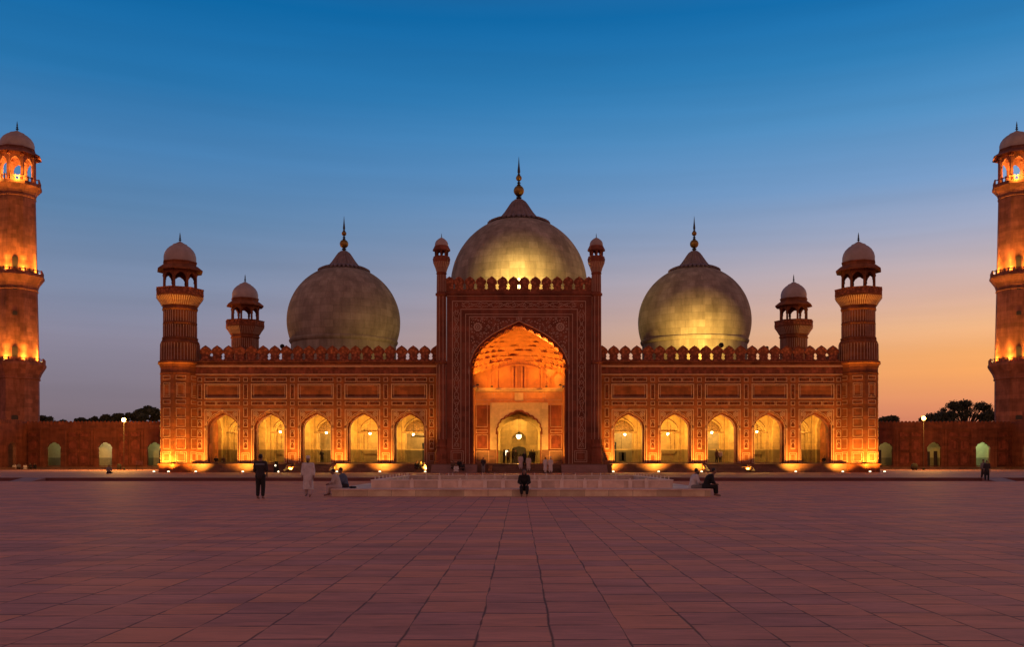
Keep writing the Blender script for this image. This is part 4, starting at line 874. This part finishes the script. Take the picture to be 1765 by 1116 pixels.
for x0, x1, y0, y1 in ((wx0-.03, wx1+.03, wy0-.03, wy0+.19), (wx0-.03, wx1+.03, wy1-.19, wy1+.03), (wx0-.03, wx0+.19, wy0+.19, wy1-.19), (wx1-.19, wx1+.03, wy0+.19, wy1-.19)): b.box(x0, x1, y0, y1, wz-.05, wz)
b.build('coping', M['brightmarble'], tank)
b = MB(); b.add([(wx0+.1, wy0+.1, .50), (wx1-.1, wy0+.1, .50), (wx1-.1, wy1-.1, .50), (wx0+.1, wy1-.1, .50)], [(0, 1, 2, 3)]); b.build('water', M['water'], tank)
pm_ = MB(); pm_.box(-.085, .085, -.06, .02, bz, wz-.004); pm_.box(-.03, .03, 0, .06, wz-.01, wz+.07)
first = None
for px in (710, 758, 793, 836, 867, 930, 968, 1008, 1034, 1086, 1114):
    if first is None: first = pm_.build('wall_post', M['brightmarble'], tank, loc=(PX(px, wy0), wy0-.03, 0))
    else: o = first.copy(); C.objects.link(o); o.location.x = PX(px, wy0)
sp1 = MB(); sp1.tube((0, 0, wz-.02), (0, 0, wz+.10), .03, .02, 6); sp1.ball((0, 0, wz+.11), .028, 6, 4); first = None
pos = [(PX(p, wy1), wy1-.08) for p in (703.5, 735, 758, 773.5, 780.5, 804.5, 832, 853, 871, 921.5, 941.5, 970, 991.5, 1020, 1035, 1061)]
for k in range(11): pos += [(wx0+.08, wy0+.6+1.2*k), (wx1-.08, wy0+.6+1.2*k)]
for x, y in pos:
    if first is None: first = sp1.build('spout', M['brightmarble'], tank, loc=(x, y, 0))
    else: o = first.copy(); C.objects.link(o); o.location = (x, y, 0)
for p in (703.5, 735, 758, 804.5, 832, 853, 871, 921.5, 941.5, 970, 991.5, 1035, 1061): b = MB(); b.box(PX(p, wy1)-.07, PX(p, wy1)+.07, wy1-.23, wy1-.17, .5, wz); b.build('pilaster', M['brightmarble'], tank)

# ---------------------------------------------------------------- trees
def tree(px, ytop, d, wpx, seed, label, dens=1.0, zbase=0, kind='leafy_tree', lobes=9, gap=.0, leaf=.30, small=1):
    rnd = random.Random(seed); x = PX(px, d); top = PZ(ytop, d); wr = wpx*d/F/2; t = empty(kind, (x, d, 0), label, 'tree', 'trees beyond the galleries')
    tr = MB(); hb_ = top*.45; tr.cap([(0, 0, 0), (.1, 0, hb_*.6), (0, .1, hb_)], [.35, .28, .2], 8)
    cl = []
    for k in range(lobes):
        a = rnd.uniform(0, 2*PI); q = rnd.random()**.5; cx_, cy_ = q*wr*.85*math.cos(a), q*wr*.6*math.sin(a)
        rr = small*rnd.uniform(.26, .42)*min(wr, top*.6); cz = top-rr*.8-(q**3)*(top*.16)*rnd.uniform(.4, 1.1)-rnd.random()*top*.05
        cl.append((cx_, cy_, cz, rr)); m1 = (cx_*.4, cy_*.4, hb_+(cz-hb_)*.5); tr.cap([(0, 0, hb_*.9), m1, (cx_, cy_, cz)], [.18, .11, .04], 6)
    tr.build('trunk', M['bark'], t)
    cr = MB(); n = int(520*dens)
    for cx_, cy_, cz, rr in cl:
        for _ in range(n):
            v = Vector((rnd.gauss(0, 1), rnd.gauss(0, 1), rnd.gauss(0, 1))).normalized()*rr*(rnd.random()**.45)*rnd.uniform(.75, 1.18); v.z *= .72
            p = Vector((cx_, cy_, cz))+v; nn = Vector((rnd.gauss(0, 1), rnd.gauss(0, 1), rnd.gauss(0, 1))).normalized(); u = nn.orthogonal().normalized(); w = nn.cross(u); s_ = leaf*rnd.uniform(.5, 1.2)
            cr.add([p-u*s_, p-w*s_*.5, p+u*s_, p+w*s_*.5], [(0, 1, 2, 3)])
    cr.build('crown', M['leaf'], t); return t
M['bark'] = mat('bark', (.06, .045, .035), .9, .3, 3); M['leaf'] = mat('foliage', (.045, .055, .035), .7, .45, .7)
tree(1665, 687.5, 178, 94, 3, 'broad tree with the highest crown, beside the right minaret', .30, lobes=44, leaf=.2, small=.5)
tree(1622, 706, 176, 76, 5, 'lower dark tree left of the broad tree, behind the right lamp', .9, lobes=14)
tree(1706, 706, 174, 50, 6, 'dark bushy tree between the broad tree and the right minaret', .9, lobes=10)
tree(1533, 715.5, 182, 52, 7, 'flat low tree just right of the right front turret', .9, lobes=12)
tree(259, 698, 178, 52, 8, 'dark tree with uneven crown touching the left front turret', 1.1, lobes=12)
tree(232, 708, 180, 44, 9, 'rounded tree behind the left lamp, right side', .9, lobes=10)
tree(194, 709, 180, 46, 10, 'rounded tree behind the left lamp, left side', .9, lobes=10)
tree(162, 717, 186, 30, 11, 'small tree top over the left gallery, nearest the lamp', .7, lobes=7)
tree(141, 718, 186, 24, 12, 'small tree top over the middle of the left gallery', .7, lobes=7)
tree(105, 722, 190, 40, 13, 'lowest tree top barely clearing the left gallery', .6, lobes=7)
tree(74, 714, 180, 34, 14, 'dark tree top right beside the left minaret', .8, lobes=8)
# ---------------------------------------------------------------- people
def cloth(name, col, rough=.85): return mat(name, col, rough, .18, 6, .0)
M['skin'] = mat('brown_skin', (.22, .11, .07), .6, .12, 8); M['hair'] = mat('dark_hair', (.012, .010, .010), .6, .2, 9)
CL = {'black': cloth('black_cotton', (.012, .012, .014)), 'white': cloth('white_cotton', (.62, .58, .56)), 'cream': cloth('cream_cotton', (.52, .43, .38)), 'pink': cloth('pale_cotton', (.50, .40, .39)),
      'navy': cloth('slate_cotton', (.10, .13, .19)), 'dark': cloth('charcoal_cotton', (.03, .025, .028)), 'brown': cloth('brown_cotton', (.12, .07, .05)), 'grey': cloth('grey_cotton', (.2, .18, .18)), 'stripe': cloth('grey_stripe', (.16, .17, .2))}
def remeshed(mb, name, m, parent, vox, smooth_it=4):
    me = bpy.data.meshes.new('tmp'); me.from_pydata(mb.v, [], mb.f); bm = bmesh.new(); bm.from_mesh(me); bmesh.ops.recalc_face_normals(bm, faces=bm.faces); bm.to_mesh(me); bm.free()
    o = bpy.data.objects.new('tmp', me); C.objects.link(o)
    r = o.modifiers.new('r', 'REMESH'); r.mode = 'VOXEL'; r.voxel_size = vox; r.use_smooth_shade = True
    s = o.modifiers.new('s', 'SMOOTH'); s.iterations = smooth_it; s.factor = .5
    dg = bpy.context.evaluated_depsgraph_get(); e = o.evaluated_get(dg); me2 = bpy.data.meshes.new_from_object(e); me2.name = name
    bpy.data.objects.remove(o); me2.materials.clear(); me2.materials.append(m)
    for p in me2.polygons: p.use_smooth = True
    ob = bpy.data.objects.new(name, me2); C.objects.link(ob); ob.parent = parent; return ob
def hand(mb, p, d, side, near):
    """palm, four unequal fingers and a thumb from wrist p along direction d"""
    p = Vector(p); d = Vector(d).normalized(); f = Vector((0, -1, 0)); f = (f-d*f.dot(d)); f = f.normalized() if f.length > .1 else Vector((0, 0, -1)); s = d.cross(f)
    mb.cap([p, p+d*.045, p+d*.085], [.024, .032, .034], 8)
    if not near: mb.cap([p+d*.08, p+d*.15], [.03, .02], 6); return
    for i, (o, l) in enumerate(((-.03, .075), (-.010, .085), (.010, .080), (.03, .062))):
        a = p+d*.09+f*o; b = a+d*l*.55-s*.006*side; c = b+(d*.9-s*.35*side)*l*.45; mb.cap([a, b, c], [.011, .010, .008], 6)
    a = p+d*.03+f*-.032; mb.cap([a, a+(d*.7-f*.7)*.04, a+(d*.9-f*.45)*.075], [.014, .012, .009], 6)
def person(label, x, y, z, rz, pose, top, bottom=None, h=1.75, near=False, hair='hair', robe=None, hat=None, hairlong=False, face=False, lean=.0, stripe=False, group=None, seat=.42, spread=.1, armfwd=0, beard=False, step=.0, name='person', mirror=1):
    t = empty('person', (x, y, z), label, 'person', group, rz); s = h/1.75; t.scale = (s*mirror, s, s); vox = .011 if near else .028
    b = MB(); V = Vector
    if pose == 'stand':
        hip = V((0, 0, .93)); ch = V((0, -lean*.4, 1.27)); nk = V((0, -lean*.7, 1.47)); hd = V((0, -lean-.02, 1.635))
        sh = [V((q*.185, -lean*.6, 1.41)) for q in (-1, 1)]; el = [V((q*.235, .02-armfwd*.4, 1.13)) for q in (-1, 1)]; wr = [V((q*(.24-armfwd*.3), -.05-armfwd, .90+armfwd*.5)) for q in (-1, 1)]
        hj = [V((q*.085, 0, .90)) for q in (-1, 1)]; kn = [V((q*spread, -.02-step*q*.6, .49)) for q in (-1, 1)]; an = [V((q*spread, .03-step*q, .09+abs(step)*.15*(q < 0))) for q in (-1, 1)]; toe = [a+V((0, -.17, -.05)) for a in an]
    else:
        zz = seat; hip = V((0, 0, zz+.10)); ch = V((0, -.06-lean*.5, zz+.43)); nk = V((0, -.10-lean, zz+.62)); hd = V((0, -.15-lean*1.3, zz+.775))
        sh = [V((q*.18, -.09-lean*.8, zz+.57)) for q in (-1, 1)]; el = [V((q*.24, -.18-lean*.5, zz+.32)) for q in (-1, 1)]; wr = [V((q*.10, -.40, zz+.22)) for q in (-1, 1)]
        hj = [V((q*.09, -.02, zz+.08)) for q in (-1, 1)]
        if pose == 'sit': kn = [V((q*spread*1.3, -.44, zz+.09)) for q in (-1, 1)]; an = [V((q*spread*1.2, -.46, .09)) for q in (-1, 1)]; toe = [a+V((0, -.16, -.05)) for a in an]
        else: kn = [V((q*.22, -.34, zz+.10)) for q in (-1, 1)]; an = [V((q*-.05, -.36, zz+.05)) for q in (-1, 1)]; toe = [a+V((-.1, -.05, 0)) for a in an]
    b.cap([hip, (hip+ch)/2, ch], [.135, .125, .145], 12); b.cap([ch+V((-.07, 0, .03)), ch+V((.07, 0, .03))], [.12, .12]); b.cap([sh[0], nk-V((0, 0, .04)), sh[1]], [.065, .07, .065]); b.cap([nk-V((0, 0, .05)), hd-V((0, 0, .05))], [.058, .055])
    b.ball(hd+V((0, .008, .02)), .098, 16, 12, (.80, 1.0, 1.10)); b.ball(hd+V((0, -.035, -.06)), .062, 12, 8, (.9, .9, 1)); b.ball(hd+V((0, -.098, -.02)), .019, 8, 6, (.8, 1, 1.4)); b.ball(hd+V((0, -.085, -.062)), .02, 8, 6, (1.3, .6, .5))
    for q in (-1, 1): b.ball(hd+V((q*.082, .01, -.015)), .026, 8, 6, (.4, .8, 1.2))
    for i in (0, 1):
        b.cap([sh[i], el[i], wr[i]], [.055, .042, .028], 10); hand(b, wr[i], (wr[i]-el[i]) if pose == 'stand' else V((-.2*(2*i-1), -1, -.3)), 2*i-1, near)
        b.cap([hj[i], kn[i], an[i]], [.09, .06, .04], 10); b.cap([an[i]-V((0, -.03, .02)), toe[i]], [.042, .032], 8)
    remeshed(b, 'body', M['skin'], t, vox)
    # shirt
    c = MB(); e = .022
    if robe:
        rb = MB()
        if pose == 'stand':
            prof = [(0, 1.45, .09, .08), (0, 1.40, .20, .125), (0, 1.25, .205, .15), (0, 1.0, .195, .155), (0, .8, .21, .17), (0, .55, .225, .185), (0, robe, .235, .20)]
            n = 28
            for _, zz, rx, ry in prof:
                for k in range(n):
                    a = 2*PI*k/n; f = 1+.05*math.sin(5*a+zz*2)*(1.45-zz); rb.v.append((rx*f*math.cos(a), -lean*.4*(zz > 1)+ry*f*math.sin(a)-.0, zz))
            for i in range(len(prof)-1):
                for k in range(n): rb.f.append((i*n+k, i*n+(k+1) % n, (i+1)*n+(k+1) % n, (i+1)*n+k))
            rb.f.append(tuple(range(n))); rb.f.append(tuple((len(prof)-1)*n+k for k in range(n)))
            rb.cap([sh[0], nk-V((0, 0, .05)), sh[1]], [.085, .085, .085])
            for i in (0, 1): rb.cap([sh[i], el[i], el[i]*.35+wr[i]*.65], [.082, .075, .068], 10)
        remeshed(rb, 'robe', CL[robe_col] if False else CL[top], t, vox, 6)
        if bottom:
            tr = MB()
            for i in (0, 1): tr.cap([kn[i]+V((0, 0, .2)), kn[i], an[i]+V((0, 0, .06))], [.1, .085, .075], 10)
            remeshed(tr, 'trousers', CL[bottom], t, vox)
    else:
        c.cap([hip+V((0, 0, -.03)), (hip+ch)/2, ch], [.165, .155, .172], 12); c.cap([ch+V((-.08, 0, .03)), ch+V((.08, 0, .03))], [.14, .14]); c.cap([sh[0], nk-V((0, 0, .055)), sh[1]], [.085, .085, .085])
        for i in (0, 1):
            c.cap([sh[i], el[i]]+([el[i]*.2+wr[i]*.8] if top in ('white', 'cream', 'black', 'navy', 'pink', 'brown') and not stripe else []), [.085, .07]+([.055] if top in ('white', 'cream', 'black', 'navy', 'pink', 'brown') and not stripe else []), 10)
        if pose != 'stand' and top in ('white', 'cream'):
            c.cap([hip+V((0, -.02, 0)), hip+V((0, -.25, .02))], [.17, .14])
        so_ = remeshed(c, 'shirt', CL[top], t, vox)
        if stripe:
            sb = MB(); sb.lathe([(.20, 1.335), (.205, 1.345), (.205, 1.385), (.20, 1.395)], 24, (0, -lean*.4), sx=1.0, sy=.86); sb.build('stripe', CL['stripe'], so_, True)
        tr = MB()
        tr.cap([hj[0], hj[1]], [.13, .13])
        for i in (0, 1): tr.cap([hj[i], kn[i], an[i]+V((0, .0, .08 if near else .03))], [.115, .085, .07], 10)
        remeshed(tr, 'trousers', CL[bottom or top], t, vox)
    # hair, cap
    if hat:
        hb_ = MB(); hb_.lathe([(.092, hd.z+.035), (.10, hd.z+.05), (.105, hd.z+.10), (.10, hd.z+.145), (.06, hd.z+.165), (.005, hd.z+.17)], 20, (hd.x, hd.y+.005), sx=.9); hb_.build('cap', CL[hat], t, True)
    hr = MB(); hr.ball(hd+V((0, .026, .040)), .103, 14, 10, (.84, .95, .98))
    if hairlong: hr.cap([hd+V((0, .05, .02)), hd+V((0, .06, -.12)), hd+V((0, .07, -.2))], [.09, .095, .08]); [hr.cap([hd+V((q*.06, .02, .0)), hd+V((q*.075, .02, -.14))], [.04, .05]) for q in (-1, 1)]
    if hair and not hat: remeshed(hr, 'hair', M['hair'], t, .012 if near else .02)
    if beard:
        bd = MB(); bd.ball(hd+V((0, -.045, -.085)), .058, 12, 8, (1.0, .85, .95)); [bd.ball(hd+V((q*.05, -.02, -.05)), .03, 8, 6) for q in (-1, 1)]; bd.build('beard', M['hair'], t, True)
    if face:
        ey = MB()
        for q in (-1, 1): ey.ball(hd+V((q*.032, -.083, .012)), .012, 8, 6, (1.2, .6, .7))
        ey.build('eyes', M['hair'], t, True)
    return t
def gd(py, z=0): return F*(EYE-z)/(py-HY)
def put(px, py, z=0): d = gd(py, z); return PX(px, d), d, z
X, Y_, Z_ = put(449, 861); person('person with back turned in black t-shirt with grey stripe and black trousers', X, Y_, Z_, PI, 'stand', 'dark', 'black', 1.80, True, stripe=True, armfwd=.12, spread=.10)
X, Y_, Z_ = put(531, 857.5); person('bearded person in long white robe and white cap walking towards the camera', X, Y_, Z_, 0.05, 'stand', 'white', 'pink', 1.72, True, robe=.33, hat='white', face=True, beard=True, step=.12)
yb = 40.35
person('person in cream clothes sitting on the left end of the tank bench, facing left', fx0+.14, yb+.5, 0, -PI/2, 'sit', 'cream', 'pink', 1.70, True, lean=.10, seat=.335, face=True)
person('person in slate blue shirt sitting just behind the cream-clad one on the left bench end', fx0+.28, yb+1.4, .0, -PI/2+.5, 'sit', 'navy', 'dark', 1.75, True, lean=.08, seat=.335, face=True)
person('person with long dark hair in black sitting on the middle of the tank bench', PX(903.5, fd0), fd0+.06, 0, 0.0, 'sit', 'black', 'black', 1.66, True, lean=.12, seat=.335, hairlong=True, face=True)
person('bearded person in white shirt sitting on the right part of the tank bench, facing right', PX(1194, 40.6), 40.75, bz-.42+.40, 1.75, 'cross', 'white', 'grey', 1.74, True, lean=.06, seat=.0, face=True, beard=True)
person('person in black sitting on the right end of the tank bench, feet down', fx1-.12, 40.5, 0, PI/2+.05, 'sit', 'black', 'black', 1.74, True, lean=.18, seat=.335, face=True)
sd_ = MB(); sd_.ball((0, 0, .05), .10, 10, 6, (1.2, .6, .5)); sd_.ball((.12, .03, .05), .10, 10, 6, (1.1, .6, .45)); o = sd_.build('sandals', M['black'], loc=(PX(605, 40.6), 40.7, bz)); tag(o, 'pair of dark sandals left on the tank bench near its left end', 'shoes')
# far pair on the right
X, Y_, Z_ = put(1695, 829.5); person('left person of the pair walking by the right ramp, in dark grey', X, Y_, Z_, .3, 'stand', 'grey', 'dark', 1.66, step=.1)
X, Y_, Z_ = put(1701, 830.5); person('right person of the pair walking by the right ramp, in black', X, Y_, Z_, -.2, 'stand', 'dark', 'black', 1.6, step=.08)
# on and around the stairs
def stairz(d):
    yfront = YF-4.72
    return TZ+ (PODZ-TZ)/6*max(0, min(6, math.ceil((d-(yfront-2.4))/.48))) if d < yfront else PODZ
PP = [  # px, depth, z, heading, pose, top, bottom, robe, label
 (940, 99.4, TZ, 2.6, 'stand', 'white', 'white', .3, 'left one of two people in white robes standing right of the central steps'),
 (949, 99.2, TZ, 3.4, 'stand', 'white', 'white', .25, 'right one of two people in white robes standing right of the central steps'),
 (833, 98.8, TZ, 0, 'stand', 'dark', 'grey', None, 'person in dark clothes standing left of the central steps'),
 (897.5, 100.5, stairz(100.5), PI, 'stand', 'pink', 'pink', .3, 'person in pale robe climbing the middle of the central steps'),
 (911, 100.0, stairz(100.0), PI, 'stand', 'cream', 'cream', .3, 'person in cream robe climbing the central steps, right of the pale-robed one'),
 (904, 101.1, stairz(101.1), .4, 'stand', 'black', 'black', None, 'person in black standing between the two robed climbers on the steps'),
 (869, 113.5, PODZ, 1.2, 'stand', 'black', 'black', None, 'leftmost person in black standing inside the central doorway'),
 (884, 113.2, PODZ, 2.0, 'stand', 'dark', 'black', None, 'dark figure standing in the doorway left of the mihrab'),
 (889, 112.4, PODZ, .4, 'stand', 'black', 'dark', None, 'dark figure standing in the middle of the central doorway'),
 (876, 114.6, PODZ, .2, 'stand', 'brown', 'dark', None, 'person in brown beside the bright screen inside the doorway'),
 (915.5, 113.0, PODZ, 3.0, 'stand', 'black', 'black', None, 'person in black standing inside the right of the doorway'),
 (920, 113.8, PODZ, 2.7, 'stand', 'dark', 'black', None, 'rightmost person in dark clothes inside the central doorway'),
 (1235, 109.8, PODZ, .5, 'stand', 'brown', 'dark', None, 'person in brown in the third arch from the right turret'),
 (1241.5, 109.9, PODZ, -.4, 'stand', 'white', 'dark', None, 'person in white shirt in the third arch from the right turret'),
 (555, 110.4, PODZ, .7, 'stand', 'dark', 'black', None, 'person in dark clothes standing in the third arch from the left turret'),
]
for px, d, z, rz, pose, tp, bt, rb, lab in PP:
    person(lab, PX(px, d), d, z, rz, pose, tp, bt, 1.7, robe=rb, hat='white' if rb == .25 else None, step=.06)
SS = [(373, 108.6, PODZ, .1, 'dark', 'left person sitting on the floor in the arch next to the left turret'), (386.5, 108.4, PODZ, -.3, 'brown', 'right person sitting on the floor in the arch next to the left turret'),
      (718, 104.6, TZ+.42, .2, 'black', 'left of three people in black sitting at the podium beside the portal'), (726, 104.5, TZ+.42, 0, 'black', 'middle of three people in black sitting at the podium beside the portal'), (733.5, 104.2, TZ+.1, -.3, 'dark', 'right of three people in black sitting at the podium beside the portal'),
      (781, 100.6, TZ+.44, .2, 'brown', 'leftmost of four people sitting on the left front steps, in brown'), (786.5, 99.8, TZ+.1, 0, 'white', 'person in white among four sitting on the left front steps'), (792, 100.8, TZ+.6, 0, 'black', 'person in black sitting highest on the left front steps'), (798.5, 100.4, TZ+.3, -.4, 'dark', 'rightmost of four people sitting on the left front steps'),
      (187, 96.0, TZ, .7, 'grey', 'person in grey sitting on the terrace before the left gallery'),
      (25, 146, TZ+.05, .4, 'white', 'person in white sitting at the left gallery, leftmost of the group'), (33, 146.5, TZ+.1, .3, 'grey', 'person in grey sitting second in the group at the left gallery'), (43, 146, TZ, .6, 'white', 'person in white sitting in the middle of the group at the left gallery'), (53, 146.5, TZ+.1, 0, 'dark', 'person in dark clothes sitting fourth in the group at the left gallery'), (61, 146.2, TZ+.1, 0, 'black', 'person in black at the right end of the group at the left gallery'),
      (1420, 108.5, PODZ, 0, 'dark', 'person in dark clothes sitting in the arch next to the right turret')]
for px, d, z, rz, tp, lab in SS:
    g_ = None
    person(lab, PX(px, d), d, z, rz, 'cross', tp, 'black' if tp != 'white' else 'white', 1.72, seat=.02, lean=.05)

# ---------------------------------------------------------------- small objects
def simple(name, label, cat, mb, m, loc): return tag(mb.build(name, m, loc=loc), label, cat)
b = MB(); b.lathe([(.25, 0), (.30, .5), (.30, .75), (.22, .85), (.08, .9)], 16, cap=True); X, Y_, Z_ = PX(205.5, 135), 135, TZ
simple('litter_bin', 'black rounded bin on the terrace before the left gallery', 'bin', b, M['black'], (X, Y_, Z_))
b = MB(); b.lathe([(.30, 0), (.48, .2), (.52, .5), (.40, .85), (.15, 1.0)], 16, cap=True)
simple('litter_bin', 'black rounded bin on the terrace before the right gallery', 'bin', b, M['black'], (PX(1576, 135), 135, TZ))
sg = empty('notice_board', (PX(240, 130), 130, TZ), 'pale notice board on two legs left of the left front turret', 'sign')
b = MB(); b.box(-.5, .5, -.03, .03, .75, 1.35); b.build('board', M['podium'], sg)
for q in (-.4, .4): b = MB(); b.tube((q, 0, 0), (q, 0, .76), .03); b.build('leg', M['iron'], sg)
# dark flood unit at the head of the left stairs
o = empty('stand_floodlight', (fx(489), 103.4, TZ), 'dark upright floodlight box with two small lamps beside the left stairs', 'floodlight')
b = MB(); b.box(-.25, .25, -.15, .15, 0, .9); b.box(-.15, .2, -.12, .12, .9, 1.25); b.build('housing', M['black'], o)
b = MB(); b.ball((-.05, -.17, .80), .09, 8, 6); b.ball((.28, -.17, .12), .09, 8, 6); b.build('lens', EM['white'], o)
light('stand_flood_lamp', 'SPOT', (fx(491.5), 103.5, 1.1), 420, AMBER, (fx(520), YF-1, .9), .06, 110, .8)
b = MB(); b.box(-.2, .2, -.03, .03, 0, .75); b.build
sc_ = empty('lit_screen', (PX(874.2, 116), 116, PODZ), 'small bright upright screen inside the central doorway', 'screen')
b = MB(); b.box(-.28, .28, 0, .06, .9, 1.75); b.build('case', M['black'], sc_); b = MB(); b.box(-.2, -.02, -.01, 0, 1.0, 1.65); b.box(.02, .2, -.01, 0, 1.0, 1.65); b.build('lit_panel', EM['white'], sc_); b = MB(); b.box(-.04, .04, .01, .05, 0, .9); b.box(-.2, .2, -.1, .15, 0, .05); b.build('stand', M['iron'], sc_)
